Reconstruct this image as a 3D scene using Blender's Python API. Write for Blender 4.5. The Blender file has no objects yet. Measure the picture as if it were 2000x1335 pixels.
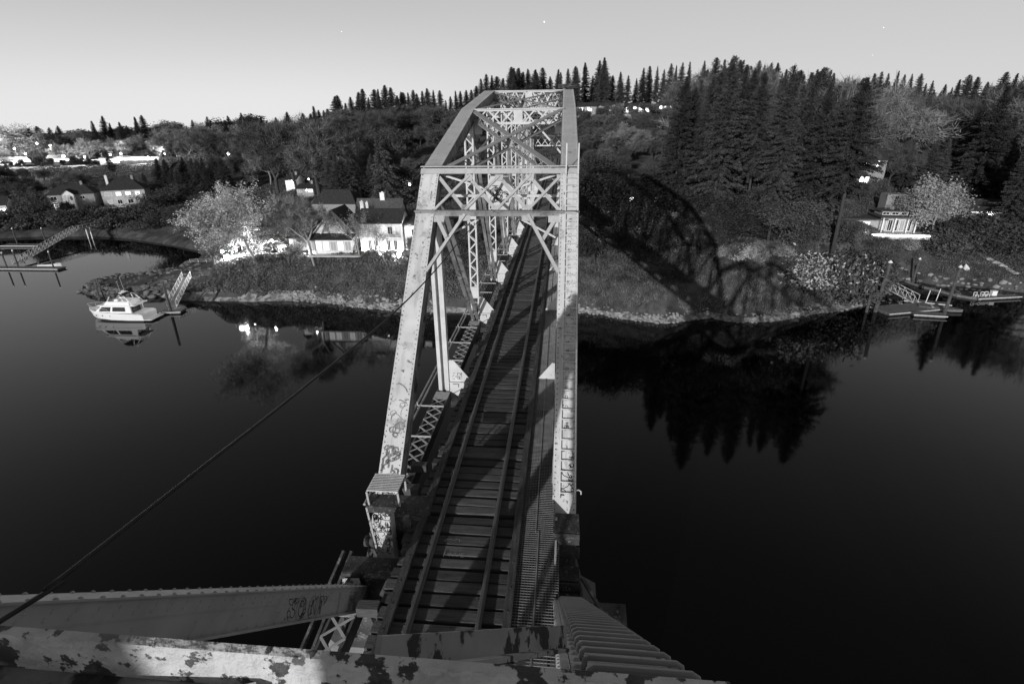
import bpy, bmesh, math, random
import numpy as np
from mathutils import Vector, Matrix
SC = bpy.context.scene
COL = SC.collection
R_ = math.radians
# ------------------------------------------------------------------ camera
F_PX = 1029.4
CAM = np.array([0.0, 0.0, 33.0])
VB = np.array([1099.4 - 1000, 244.8 - 667.5, F_PX]); VB /= np.linalg.norm(VB)
VN = np.array([1028.0 - 1000, 3181.0 - 667.5, F_PX]); VN /= np.linalg.norm(VN)
AX = np.cross(VN, VB)
ROT = np.stack([AX, VB, -VN], 1)            # camera axes (right, down, forward) as rows
cam_data = bpy.data.cameras.new("camera")
cam_data.sensor_width = 36.0
cam_data.lens = F_PX / 2000 * 36
cam_data.clip_start = 0.05
cam_data.clip_end = 9000
cam = bpy.data.objects.new("camera", cam_data)
COL.objects.link(cam)
M = Matrix(((ROT[0][0], -ROT[1][0], -ROT[2][0], CAM[0]), (ROT[0][1], -ROT[1][1], -ROT[2][1], CAM[1]),
            (ROT[0][2], -ROT[1][2], -ROT[2][2], CAM[2]), (0, 0, 0, 1)))
cam.matrix_world = M
SC.camera = cam
# ------------------------------------------------------------------ moonlit sky (monochrome) and moon
MOON_EL, MOON_AZ = 12.8, 19.6               # light travels towards +Y, 19.6 degrees to +X
world = bpy.data.worlds.new("World"); SC.world = world
world.use_nodes = True
nt = world.node_tree; nt.nodes.clear()
def wn(t, **k):
    n = nt.nodes.new(t)
    for a, b in k.items(): setattr(n, a, b)
    return n
sky = wn('ShaderNodeTexSky', sky_type='NISHITA', sun_disc=False)
sky.sun_elevation = R_(MOON_EL); sky.sun_rotation = R_(180 + MOON_AZ)
sky.altitude = 30; sky.air_density = 1.0; sky.dust_density = 2.0
bw = wn('ShaderNodeRGBToBW'); nt.links.new(sky.outputs[0], bw.inputs[0])
tc = wn('ShaderNodeTexCoord'); sep = wn('ShaderNodeSeparateXYZ'); nt.links.new(tc.outputs['Generated'], sep.inputs[0])
ramp = wn('ShaderNodeValToRGB'); nt.links.new(sep.outputs[2], ramp.inputs[0])
SKY_STOPS = [(0.0, 6.1), (0.05, 5.8), (0.10, 5.3), (0.16, 4.9), (0.22, 4.5), (0.30, 3.5), (0.45, 2.0), (0.65, 0.9), (1.0, 0.35)]
els = ramp.color_ramp.elements
while len(els) > 1: els.remove(els[-1])
els[0].position = 0; els[0].color = (SKY_STOPS[0][1] / 10,) * 3 + (1,)
for p, v in SKY_STOPS[1:]:
    e = els.new(p); e.color = (v / 10,) * 3 + (1,)
# town glow low in the sky to the far left
dotn = wn('ShaderNodeVectorMath', operation='DOT_PRODUCT'); nt.links.new(tc.outputs['Generated'], dotn.inputs[0])
gd = Vector((-0.80, 0.60, 0.06)).normalized(); dotn.inputs[1].default_value = gd
g1 = wn('ShaderNodeMapRange'); g1.inputs[1].default_value = 0.45; g1.inputs[2].default_value = 1.0
g1.inputs[3].default_value = 0.0; g1.inputs[4].default_value = 1.0; g1.interpolation_type = 'SMOOTHERSTEP'
nt.links.new(dotn.outputs['Value'], g1.inputs[0])
glow = wn('ShaderNodeMath', operation='MULTIPLY'); gz_ = wn('ShaderNodeMapRange'); gz_.interpolation_type = 'SMOOTHSTEP'; gz_.inputs[1].default_value = 0.0; gz_.inputs[2].default_value = 0.2; gz_.inputs[3].default_value = 0.18; gz_.inputs[4].default_value = 0.0
nt.links.new(sep.outputs[2], gz_.inputs[0]); nt.links.new(g1.outputs[0], glow.inputs[0]); nt.links.new(gz_.outputs[0], glow.inputs[1])
sb = wn('ShaderNodeMath', operation='MULTIPLY'); nt.links.new(bw.outputs[0], sb.inputs[0]); sb.inputs[1].default_value = 0.02
mul = wn('ShaderNodeMath', operation='ADD'); nt.links.new(ramp.outputs[0], mul.inputs[0]); nt.links.new(glow.outputs[0], mul.inputs[1])
mul2 = wn('ShaderNodeMath', operation='ADD'); nt.links.new(mul.outputs[0], mul2.inputs[0]); nt.links.new(sb.outputs[0], mul2.inputs[1])
bg = wn('ShaderNodeBackground'); nt.links.new(mul2.outputs[0], bg.inputs[0]); bg.inputs[1].default_value = 1.0
wo = wn('ShaderNodeOutputWorld'); nt.links.new(bg.outputs[0], wo.inputs[0])
sun_d = bpy.data.lights.new("moon", 'SUN'); sun_d.energy = 3.3; sun_d.angle = R_(0.5); sun_d.color = (1, 1, 1)
sun = bpy.data.objects.new("moon", sun_d); COL.objects.link(sun)
ce = math.cos(R_(MOON_EL))
MD = Vector((math.sin(R_(MOON_AZ)) * ce, math.cos(R_(MOON_AZ)) * ce, -math.sin(R_(MOON_EL))))
sun.rotation_euler = MD.to_track_quat('-Z', 'Y').to_euler()
vs = SC.view_settings; SC.display_settings.display_device = 'sRGB'
vs.view_transform = 'Standard'; vs.look = 'None'; vs.exposure = 0.0; vs.gamma = 1.0; vs.use_curve_mapping = False
SC.cycles.use_denoising = True
SC.cycles.max_bounces = 5; SC.cycles.diffuse_bounces = 2; SC.cycles.glossy_bounces = 3; SC.cycles.transparent_max_bounces = 4
SC.cycles.sample_clamp_indirect = 4.0

# ------------------------------------------------------------------ helpers
def ray(px, py): return ROT.T @ np.array([px - 1000, py - 667.5, F_PX])
def at(px, py, z=0.0):
    d = ray(px, py); return CAM + d * ((z - CAM[2]) / d[2])
def aty(px, py, y):
    d = ray(px, py); return CAM + d * (y / d[1])

def mat(name, base=0.3, rough=0.7, var=0.25, scale=3.0, metal=0.0, spec=0.3, bump=0.0, bscale=None,
        spots=None, streak=None, coord='Object', stops=None, detail=5, mapscale=None, orand=0.0):
    """Procedural grey material: base grey with noise variation; spots=(scale, lo, hi, grey) adds worn patches with an edge of their own."""
    m = bpy.data.materials.new(name); m.use_nodes = True
    t = m.node_tree; b = t.nodes['Principled BSDF']
    b.inputs['Roughness'].default_value = rough; b.inputs['Metallic'].default_value = metal
    b.inputs['Specular IOR Level'].default_value = spec
    L = t.links.new; N = t.nodes.new
    co = N('ShaderNodeTexCoord'); src = co.outputs[coord]
    if mapscale:
        mp = N('ShaderNodeMapping'); mp.inputs['Scale'].default_value = mapscale; L(src, mp.inputs[0]); src = mp.outputs[0]
    n = N('ShaderNodeTexNoise'); n.inputs['Scale'].default_value = scale; n.inputs['Detail'].default_value = detail; L(src, n.inputs['Vector'])
    r = N('ShaderNodeMapRange'); L(n.outputs['Fac'], r.inputs[0]); r.inputs[1].default_value = 0.3; r.inputs[2].default_value = 0.7
    r.inputs[3].default_value = base * (1 - var); r.inputs[4].default_value = base * (1 + var)
    col = r.outputs[0]
    if orand:
        oi = N('ShaderNodeObjectInfo'); ro = N('ShaderNodeMapRange'); L(oi.outputs['Random'], ro.inputs[0]); ro.inputs[3].default_value = 1 - orand; ro.inputs[4].default_value = 1 + orand
        mm = N('ShaderNodeMath'); mm.operation = 'MULTIPLY'; L(col, mm.inputs[0]); L(ro.outputs[0], mm.inputs[1]); col = mm.outputs[0]
    def mixto(fac, grey):
        nonlocal col
        mx = N('ShaderNodeMix'); mx.data_type = 'FLOAT'
        L(fac, mx.inputs[0]); L(col, mx.inputs[2]); mx.inputs[3].default_value = grey
        col = mx.outputs[0]
    for s in (spots or []):
        n2 = N('ShaderNodeTexNoise'); n2.inputs['Scale'].default_value = s[0]; n2.inputs['Detail'].default_value = 6; n2.inputs['Roughness'].default_value = 0.6
        L(src, n2.inputs['Vector'])
        r2 = N('ShaderNodeMapRange'); L(n2.outputs['Fac'], r2.inputs[0]); r2.inputs[1].default_value = s[1]; r2.inputs[2].default_value = s[2]
        mixto(r2.outputs[0], s[3])
    if streak:
        mp = N('ShaderNodeMapping'); mp.inputs['Scale'].default_value = streak[0]; L(co.outputs[coord], mp.inputs[0])
        n3 = N('ShaderNodeTexNoise'); n3.inputs['Scale'].default_value = 1.0; n3.inputs['Detail'].default_value = 5; L(mp.outputs[0], n3.inputs['Vector'])
        r3 = N('ShaderNodeMapRange'); L(n3.outputs['Fac'], r3.inputs[0]); r3.inputs[1].default_value = streak[1]; r3.inputs[2].default_value = streak[2]
        r3.inputs[4].default_value = streak[4] if len(streak) > 4 else 0.6
        mixto(r3.outputs[0], streak[3])
    cc = N('ShaderNodeCombineColor')
    for i in range(3): L(col, cc.inputs[i])
    L(cc.outputs[0], b.inputs['Base Color'])
    if bump:
        nb = N('ShaderNodeTexNoise'); nb.inputs['Scale'].default_value = bscale or scale * 3; nb.inputs['Detail'].default_value = 6; L(src, nb.inputs['Vector'])
        bp = N('ShaderNodeBump'); bp.inputs['Strength'].default_value = bump; bp.inputs['Distance'].default_value = 0.1
        L(nb.outputs['Fac'], bp.inputs['Height']); L(bp.outputs[0], b.inputs['Normal'])
    return m
def emis(name, strength):
    m = bpy.data.materials.new(name); m.use_nodes = True; t = m.node_tree; t.nodes.clear()
    e = t.nodes.new('ShaderNodeEmission'); e.inputs[0].default_value = (1, 1, 1, 1); e.inputs[1].default_value = strength
    o = t.nodes.new('ShaderNodeOutputMaterial'); t.links.new(e.outputs[0], o.inputs[0]); return m

class MB:
    """Collects boxes, bars, tubes and polygons; build() links them as ONE mesh object."""
    def __init__(s): s.v = []; s.f = []; s.sm = []
    def poly(s, pts):
        n = len(s.v); s.v += [tuple(p) for p in pts]; s.f.append(tuple(range(n, n + len(pts))))
    def prism(s, ring0, ring1, caps=True):
        n = len(s.v); k = len(ring0); s.v += [tuple(p) for p in ring0] + [tuple(p) for p in ring1]
        for i in range(k):
            j = (i + 1) % k; s.f.append((n + i, n + j, n + k + j, n + k + i))
        if caps: s.f.append(tuple(range(n + k - 1, n - 1, -1))); s.f.append(tuple(range(n + k, n + 2 * k)))
    def loft(s, rings, caps=True, closed=True):
        n = len(s.v); k = len(rings[0])
        for r in rings: s.v += [tuple(p) for p in r]
        for a in range(len(rings) - 1):
            for i in range(k if closed else k - 1):
                j = (i + 1) % k
                s.f.append((n + a * k + i, n + a * k + j, n + (a + 1) * k + j, n + (a + 1) * k + i))
        if caps:
            s.f.append(tuple(range(n + k - 1, n - 1, -1))); m = n + (len(rings) - 1) * k; s.f.append(tuple(range(m, m + k)))
    def box(s, c, sz, rz=0.0, ax=None):
        c = Vector(c)
        if ax: X, Y, Z = [Vector(a) for a in ax]
        else: X = Vector((math.cos(rz), math.sin(rz), 0)); Y = Vector((-math.sin(rz), math.cos(rz), 0)); Z = Vector((0, 0, 1))
        X = X * sz[0] / 2; Y = Y * sz[1] / 2; Z = Z * sz[2] / 2
        s.prism([c - X - Y - Z, c + X - Y - Z, c + X + Y - Z, c - X + Y - Z], [c - X - Y + Z, c + X - Y + Z, c + X + Y + Z, c - X + Y + Z])
    def bar(s, p0, p1, w, h, up=(0, 0, 1)):
        """box along p0-p1; w measured sideways, h along up."""
        p0 = Vector(p0); p1 = Vector(p1); d = (p1 - p0)
        if d.length < 1e-6: return
        d.normalize(); up = Vector(up)
        side = d.cross(up)
        if side.length < 1e-4: side = d.cross(Vector((1, 0, 0)))
        side.normalize(); u = side.cross(d).normalized()
        a = side * w / 2; b = u * h / 2
        s.prism([p0 - a - b, p0 + a - b, p0 + a + b, p0 - a + b], [p1 - a - b, p1 + a - b, p1 + a + b, p1 - a + b])
    def tube(s, pts, r, n=6, caps=True):
        pts = [Vector(p) for p in pts]; rr = r if isinstance(r, (list, tuple)) else [r] * len(pts)
        rings = []; pu = None
        for i, p in enumerate(pts):
            d = (pts[min(i + 1, len(pts) - 1)] - pts[max(i - 1, 0)]).normalized()
            u = pu if pu is not None else (Vector((0, 0, 1)) if abs(d.z) < 0.9 else Vector((1, 0, 0)))
            sd = d.cross(u)
            if sd.length < 1e-4: sd = d.cross(Vector((0, 1, 0)))
            sd.normalize(); u = sd.cross(d).normalized(); pu = u
            rings.append([p + (sd * math.cos(2 * math.pi * k / n) + u * math.sin(2 * math.pi * k / n)) * rr[i] for k in range(n)])
        s.loft(rings, caps)
    def dome(s, c, nrm, r, n=6):
        c = Vector(c); nrm = Vector(nrm).normalized(); u = nrm.cross(Vector((0.3, 0.5, 0.81))).normalized(); w = nrm.cross(u)
        r0 = [c + (u * math.cos(2 * math.pi * k / n) + w * math.sin(2 * math.pi * k / n)) * r for k in range(n)]
        r1 = [c + nrm * r * 0.62 + (u * math.cos(2 * math.pi * k / n) + w * math.sin(2 * math.pi * k / n)) * r * 0.62 for k in range(n)]
        s.loft([r0, r1], caps=False); m = len(s.v); s.v.append(tuple(c + nrm * r * 0.85))
        for k in range(n): s.f.append((m - n + k, m - n + (k + 1) % n, m))
    def build(s, name, material, parent=None, loc=None, smooth=False, bevel=0.0):
        me = bpy.data.meshes.new(name); off = Vector((0, 0, 0))
        if parent is not None: off = Vector(parent.get('_o', (0, 0, 0)))
        elif loc is not None: off = Vector(loc)
        me.from_pydata([(a[0] - off[0], a[1] - off[1], a[2] - off[2]) for a in s.v], [], s.f)
        if material: me.materials.append(material)
        if smooth: me.shade_smooth()
        o = bpy.data.objects.new(name, me); COL.objects.link(o)
        if parent is not None:
            o.parent = parent; o['_o'] = tuple(off)
        elif loc is not None: o.location = off; o['_o'] = tuple(off)
        if bevel:
            b = o.modifiers.new('bevel', 'BEVEL'); b.width = bevel; b.segments = 2; b.limit_method = 'ANGLE'
        return o

def tag(o, label=None, cat=None, group=None, kind=None):
    if label: o['label'] = label
    if cat: o['category'] = cat
    if group: o['group'] = group
    if kind: o['kind'] = kind
    return o
def empty(name, loc, label=None, cat=None, group=None, local=False, rz=0.0):
    """An Empty at a thing's base. Parts are given in world coordinates, or (local=True) relative to it."""
    o = bpy.data.objects.new(name, None); COL.objects.link(o); o.location = loc; o.empty_display_size = 0.3
    o.rotation_euler = (0, 0, rz)
    o['_o'] = (0, 0, 0) if local else tuple(float(a) for a in loc)
    return tag(o, label, cat, group)
def copy_tree(o, parent=None):
    c = o.copy(); COL.objects.link(c)
    if parent is not None: c.parent = parent
    for ch in list(o.children): copy_tree(ch, c)
    return c
def np_mesh(name, V, Fq, material, smooth=False):
    """Mesh from a vertex array and an array of equal-sided faces."""
    me = bpy.data.meshes.new(name); V = np.asarray(V, dtype=np.float32); Fq = np.asarray(Fq, dtype=np.int32)
    k = Fq.shape[1]
    me.vertices.add(len(V)); me.vertices.foreach_set('co', V.ravel())
    me.loops.add(Fq.size); me.loops.foreach_set('vertex_index', Fq.ravel())
    me.polygons.add(len(Fq)); me.polygons.foreach_set('loop_start', np.arange(0, Fq.size, k, dtype=np.int32))
    me.polygons.foreach_set('loop_total', np.full(len(Fq), k, dtype=np.int32))
    me.update(calc_edges=True); me.validate()
    if material: me.materials.append(material)
    if smooth: me.shade_smooth()
    return me
def strokes(lines, org, ux, uy, scale, w, off=0.004):
    """Painted marks: flat ribbons along 2D polylines in the plane (org, ux, uy)."""
    b = MB(); org = Vector(org); ux = Vector(ux).normalized(); uy = Vector(uy).normalized(); nz = ux.cross(uy).normalized()
    for i, ln in enumerate(lines):
        for (a, c) in zip(ln[:-1], ln[1:]):
            p = org + ux * a[0] * scale + uy * a[1] * scale + nz * (off + 0.0006 * (i % 4)); q = org + ux * c[0] * scale + uy * c[1] * scale + nz * (off + 0.0006 * (i % 4))
            d = (q - p)
            if d.length < 1e-5: continue
            d.normalize(); sd = d.cross(nz).normalized() * w / 2; e = d * w * 0.3
            b.poly([p - sd - e, q - sd + e, q + sd + e, p + sd - e])
    return b
def arc(cx, cy, rx, ry, a0, a1, n=10):
    return [(cx + rx * math.cos(R_(a0 + (a1 - a0) * i / n)), cy + ry * math.sin(R_(a0 + (a1 - a0) * i / n))) for i in range(n + 1)]
GLYPH = {
 'D': [[(0, 0), (0, 1)], [(0, 1)] + arc(0.1, .5, .6, .5, 90, -90) + [(0, 0)]], 'u': [[(0, .6), (0, .2)] + arc(.22, .2, .22, .2, 180, 360) + [(.44, .6)], [(.44, .6), (.44, 0)]],
 'd': [arc(.2, .25, .2, .25, 0, 360), [(.42, 1), (.42, 0)]], 'C': [arc(.4, .5, .4, .5, 50, 310)], 'O': [arc(.4, .5, .4, .5, 0, 360)],
 'B': [[(0, 0), (0, 1)], [(0, 1)] + arc(.1, .76, .4, .24, 90, -90) + arc(.1, .26, .5, .26, 90, -90) + [(0, 0)]],
 'R': [[(0, 0), (0, 1)], [(0, 1)] + arc(.1, .74, .45, .26, 90, -90), [(.2, .48), (.6, 0)]], 'S': [arc(.3, .75, .3, .25, 30, 270) + arc(.3, .25, .3, .25, 90, -150)],
 'I': [[(.3, 0), (.3, 1)]], 'K': [[(0, 0), (0, 1)], [(.6, 1), (0, .45), (.6, 0)]], 'T': [[(0, 1), (.7, 1)], [(.35, 1), (.35, 0)]],
 'P': [[(0, 0), (0, 1)], [(0, 1)] + arc(.1, .72, .45, .28, 90, -90)], 'J': [[(.5, 1), (.5, .25)] + arc(.25, .25, .25, .25, 0, -170)],
 'E': [[(.6, 1), (0, 1), (0, 0), (.6, 0)], [(0, .5), (.45, .5)]], 'L': [[(0, 1), (0, 0), (.6, 0)]], 'V': [[(0, 1), (.3, 0), (.6, 1)]],
 'N': [[(0, 0), (0, 1), (.6, 0), (.6, 1)]], 'A': [[(0, 0), (.3, 1), (.6, 0)], [(.12, .4), (.48, .4)]], 'Z': [[(0, 1), (.6, 1), (0, 0), (.6, 0)]], 'X': [[(0, 0), (.6, 1)], [(0, 1), (.6, 0)]],
 'M': [[(0, 0), (0, 1), (.35, .4), (.7, 1), (.7, 0)]], '-': [[(0, .5), (.5, .5)]], '5': [[(.55, 1), (.05, 1), (0, .55)] + arc(.25, .3, .3, .3, 100, -150)], '7': [[(0, 1), (.6, 1), (.2, 0)]], '1': [[(.1, .8), (.3, 1), (.3, 0)]],
 'r': [[(0, 0), (0, .6)], [(0, .4)] + arc(.2, .4, .2, .2, 180, 40)], 'Y': [[(0, 1), (.3, .5), (.6, 1)], [(.3, .5), (.3, 0)]]}
def word(txt, adv=0.85):
    out = []; x = 0
    for ch in txt:
        for ln in GLYPH.get(ch, []): out.append([(a + x, b) for a, b in ln])
        x += adv
    return out
def scribble(rng, n, w, h):
    """loose spray-paint tag: curling strokes."""
    out = []
    for _ in range(n):
        x = rng.uniform(0, w); y = rng.uniform(0, h); a = rng.uniform(0, 6.28); ln = [(x, y)]
        k = rng.uniform(-0.9, 0.9); st = rng.uniform(.05, .1) * min(w, h) * 1.4
        for _ in range(rng.randint(4, 12)):
            a += k + rng.uniform(-.25, .25); x = min(w, max(0, x + math.cos(a) * st)); y = min(h, max(0, y + math.sin(a) * st)); ln.append((x, y))
        out.append(ln)
    return out
def lamp_light(name, loc, watts, radius=0.15, parent=None):
    d = bpy.data.lights.new(name, 'POINT'); d.energy = watts; d.shadow_soft_size = radius
    o = bpy.data.objects.new(name, d); COL.objects.link(o)
    if parent is not None:
        off = parent.get('_o', (0, 0, 0)); o.parent = parent; o.location = (loc[0] - off[0], loc[1] - off[1], loc[2] - off[2])
    else: o.location = loc
    return o
# ------------------------------------------------------------------ setting: water, land
SHORE_PX = [(-420, 462), (-150, 464), (0, 466), (57, 462), (110, 462), (191, 461), (258, 467), (337, 479), (386, 489), (398, 500), (368, 519), (337, 533), (281, 541),
            (225, 547), (180, 558), (157, 568), (168, 574), (195, 579), (236, 581), (290, 580), (318, 579), (341, 586), (400, 586), (492, 588), (561, 586), (602, 587),
            (660, 593), (712, 600), (787, 607), (850, 610), (950, 609), (1050, 609), (1139, 610), (1175, 615), (1216, 622), (1260, 627), (1300, 631), (1335, 626), (1362, 622),
            (1392, 621), (1420, 627), (1460, 629), (1504, 627), (1545, 621), (1571, 616), (1600, 611), (1629, 608), (1660, 601), (1700, 592), (1712, 578),
            (1722, 560), (1745, 549), (1785, 549), (1830, 557), (1891, 560), (1930, 563), (1996, 571), (2100, 580), (2300, 600)]
SHORE = np.array([at(x, y, 0.0)[:2] for x, y in SHORE_PX])
POLY = np.vstack([SHORE, [[1500, 60], [2500, 2600], [-2500, 2600], [-2500, 160]]])
def sdist(P):
    """signed distance to the shore: positive on land"""
    P = np.asarray(P, float).reshape(-1, 2); A = POLY; B = np.roll(POLY, -1, 0)
    best = np.full(len(P), 1e9); inside = np.zeros(len(P), bool)
    for a, b in zip(A, B):
        ab = b - a; t = np.clip(((P - a) @ ab) / (ab @ ab), 0, 1); q = a + t[:, None] * ab
        best = np.minimum(best, np.hypot(*(P - q).T))
        c = (a[1] > P[:, 1]) != (b[1] > P[:, 1])
        xs = a[0] + (P[:, 1] - a[1]) / (b[1] - a[1] + 1e-12) * ab[0]
        inside ^= c & (P[:, 0] < xs)
    return np.where(inside, best, -best)
PROF_T = np.array([-1.2, -0.95, -0.62, -0.33, -0.12, 0.08, 0.28, 0.50, 0.61, 0.69, 0.95])
PROF = [[(100, 1), (166, 1.5), (200, 6), (260, 8), (350, 11.5), (600, 16), (900, 19), (2600, 24)],
        [(100, 1), (166, 2.5), (195, 5), (260, 8), (350, 12.5), (600, 17), (900, 20), (2600, 25)],
        [(98, 7.0), (106, 7.5), (150, 7.5), (185, 7.0), (260, 10), (350, 15), (600, 20), (900, 22), (2600, 28)],
        [(95, 7.8), (103, 8.1), (109, 8.6), (135, 9), (165, 11), (230, 20), (300, 31), (400, 37), (900, 42), (2600, 44)],
        [(94, 8.2), (105, 8.8), (125, 10), (160, 15), (220, 26), (300, 36), (400, 42), (2600, 46)],
        [(98, 9.0), (108, 11), (125, 13), (150, 18), (200, 28), (280, 40), (400, 46), (2600, 48)],
        [(98, 10), (106, 11), (125, 13), (150, 17), (200, 26), (280, 40), (400, 47), (2600, 48)],
        [(98, 9.5), (106, 10.5), (120, 9.8), (135, 9.8), (150, 14), (200, 24), (300, 40), (400, 48), (2600, 50)],
        [(98, 9), (107, 9.6), (116, 6.8), (130, 6.2), (150, 9.5), (165, 12.5), (200, 21), (300, 40), (400, 48), (2600, 50)],
        [(100, 2), (118, 2.4), (135, 6.0), (150, 9.5), (165, 12), (200, 20), (300, 40), (400, 48), (2600, 50)],
        [(110, 2.0), (135, 4.5), (165, 10), (220, 22), (320, 42), (420, 50), (2600, 52)]]
PY = np.array([98, 110, 120, 130, 140, 150, 165, 180, 200, 220, 240, 260, 280, 300, 350, 400, 500, 600, 750, 900, 1500, 2600.])
PTAB = np.array([np.interp(PY, *zip(*p)) for p in PROF])
def vnoise(x, y, s, seed=0):
    x = np.asarray(x) / s; y = np.asarray(y) / s; xi = np.floor(x).astype(int); yi = np.floor(y).astype(int); fx = x - xi; fy = y - yi
    fx = fx * fx * (3 - 2 * fx); fy = fy * fy * (3 - 2 * fy)
    def h(a, b):
        n = (a * 374761393 + b * 668265263 + seed * 974711) & 0x7fffffff; n = ((n ^ (n >> 13)) * 1274126177) & 0x7fffffff; return (n ^ (n >> 16)) % 10007 / 10007.0
    return (h(xi, yi) * (1 - fx) + h(xi + 1, yi) * fx) * (1 - fy) + (h(xi, yi + 1) * (1 - fx) + h(xi + 1, yi + 1) * fx) * fy - 0.5
def height(X, Y):
    X = np.atleast_1d(np.asarray(X, float)); Y = np.atleast_1d(np.asarray(Y, float))
    s = sdist(np.stack([X, Y], 1)); t = X / np.maximum(Y, 60)
    ti = np.clip(np.interp(t, PROF_T, np.arange(len(PROF_T))), 0, len(PROF_T) - 1.001); yi = np.clip(np.interp(Y, PY, np.arange(len(PY))), 0, len(PY) - 1.001)
    a = ti.astype(int); b = yi.astype(int); fa = ti - a; fb = yi - b; fa = fa * fa * (3 - 2 * fa)
    z = (PTAB[a, b] * (1 - fb) + PTAB[a, b + 1] * fb) * (1 - fa) + (PTAB[a + 1, b] * (1 - fb) + PTAB[a + 1, b + 1] * fb) * fa
    right = np.clip((X + 6) / 8, 0, 1)
    farleft = np.clip((Y - 135) / 20, 0, 1) * np.clip((-X - 90) / 20, 0, 1)
    slope = (1.45 * (1 - right) + np.interp(t, [.02, .45, .55, .61, .67], [1.05, 1.05, 1.5, 1.5, .42]) * right) * (1 - farleft) + 0.25 * farleft
    bank = np.where(s > 0, 0.15 + np.clip(s, 0, 1.2) * 0.8 + slope * np.clip(s - 1.0, 0, 200), s * 0.6)
    tip = np.clip((-X - 66) / 8, 0, 1) * np.clip((150 - Y) / 12, 0, 1)
    cap = 40 * (1 - tip) + tip * (1.1 + 0.9 * np.clip(s / 8, 0, 1))
    z = np.minimum(np.minimum(z, bank), np.maximum(cap, 0.2))
    rough = np.clip(s / 4, 0, 1)
    z = z + rough * (vnoise(X, Y, 9.0, 3) * 0.5 + vnoise(X, Y, 3.1, 5) * 0.22) * np.where((z > 6.8) & (z < 9.3) & (X < -10) & (Y < 122), 0.12, 1)
    z = z + rough * vnoise(X, Y, 45.0, 9) * np.clip((Y - 160) / 100, 0, 1) * 3.0
    return np.where(s < 0, np.maximum(s * 0.6, -3.0), z)
def gz(x, y): return float(height([x], [y])[0])
def hit(px, py):
    """where a pixel's line of sight meets the ground"""
    d = ray(px, py); d = d / np.hypot(d[0], d[1]); ts = np.arange(60, 1200, 1.0); P = CAM + ts[:, None] * d
    hh = np.maximum(height(P[:, 0], P[:, 1]), 0); k = np.argmax(P[:, 2] <= hh)
    return P[k] if P[k][2] <= hh[k] else P[-1]
def grow(a, b, st, far, g):
    out = list(np.arange(a, b, st)); x = b; d = st
    while x < far: out.append(x); d *= g; x += d
    return out
xs = [-v for v in grow(170, 172, 2.0, 2300, 1.16)][::-1] + list(np.arange(-168, 168, 1.6)) + grow(168, 170, 2.0, 2300, 1.16)
ys = list(np.arange(88, 200, 1.4)) + grow(200, 202, 1.8, 2500, 1.07)
GX, GY = np.meshgrid(xs, ys); gx = GX.ravel(); gy = GY.ravel()
V = np.stack([gx, gy, height(gx, gy)], 1)
nx, ny = len(xs), len(ys); idx = np.arange(nx * ny).reshape(ny, nx)
Fq = np.stack([idx[:-1, :-1], idx[:-1, 1:], idx[1:, 1:], idx[1:, :-1]], -1).reshape(-1, 4)
zq = V[Fq, 2].max(1); Fq = Fq[zq > -2.5]
M_GROUND = mat('ground_grass', 0.06, 0.95, 0.55, 0.35, spec=0.1, bump=0.6, bscale=2.0, spots=[(0.12, 0.55, 0.62, 0.10), (0.8, 0.62, 0.68, 0.03)], coord='Object')
land = bpy.data.objects.new('ground', np_mesh('ground', V, Fq, M_GROUND, True)); COL.objects.link(land); tag(land, kind='structure')
# water: one sheet to the horizon
def water_mat():
    m = bpy.data.materials.new('river_water'); m.use_nodes = True; t = m.node_tree; b = t.nodes['Principled BSDF']
    b.inputs['Base Color'].default_value = (0.0016,) * 3 + (1,); b.inputs['Roughness'].default_value = 0.045; b.inputs['IOR'].default_value = 1.32
    n = t.nodes.new('ShaderNodeTexNoise'); n.inputs['Scale'].default_value = 0.35; n.inputs['Detail'].default_value = 3
    tc2 = t.nodes.new('ShaderNodeTexCoord'); t.links.new(tc2.outputs['Object'], n.inputs['Vector'])
    bp = t.nodes.new('ShaderNodeBump'); bp.inputs['Strength'].default_value = 0.05; bp.inputs['Distance'].default_value = 0.05
    t.links.new(n.outputs['Fac'], bp.inputs['Height']); t.links.new(bp.outputs[0], b.inputs['Normal'])
    return m
w = MB(); w.poly([(-3000, -600, 0), (3000, -600, 0), (3000, 3000, 0), (-3000, 3000, 0)])
tag(w.build('water', water_mat()), kind='structure')
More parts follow.
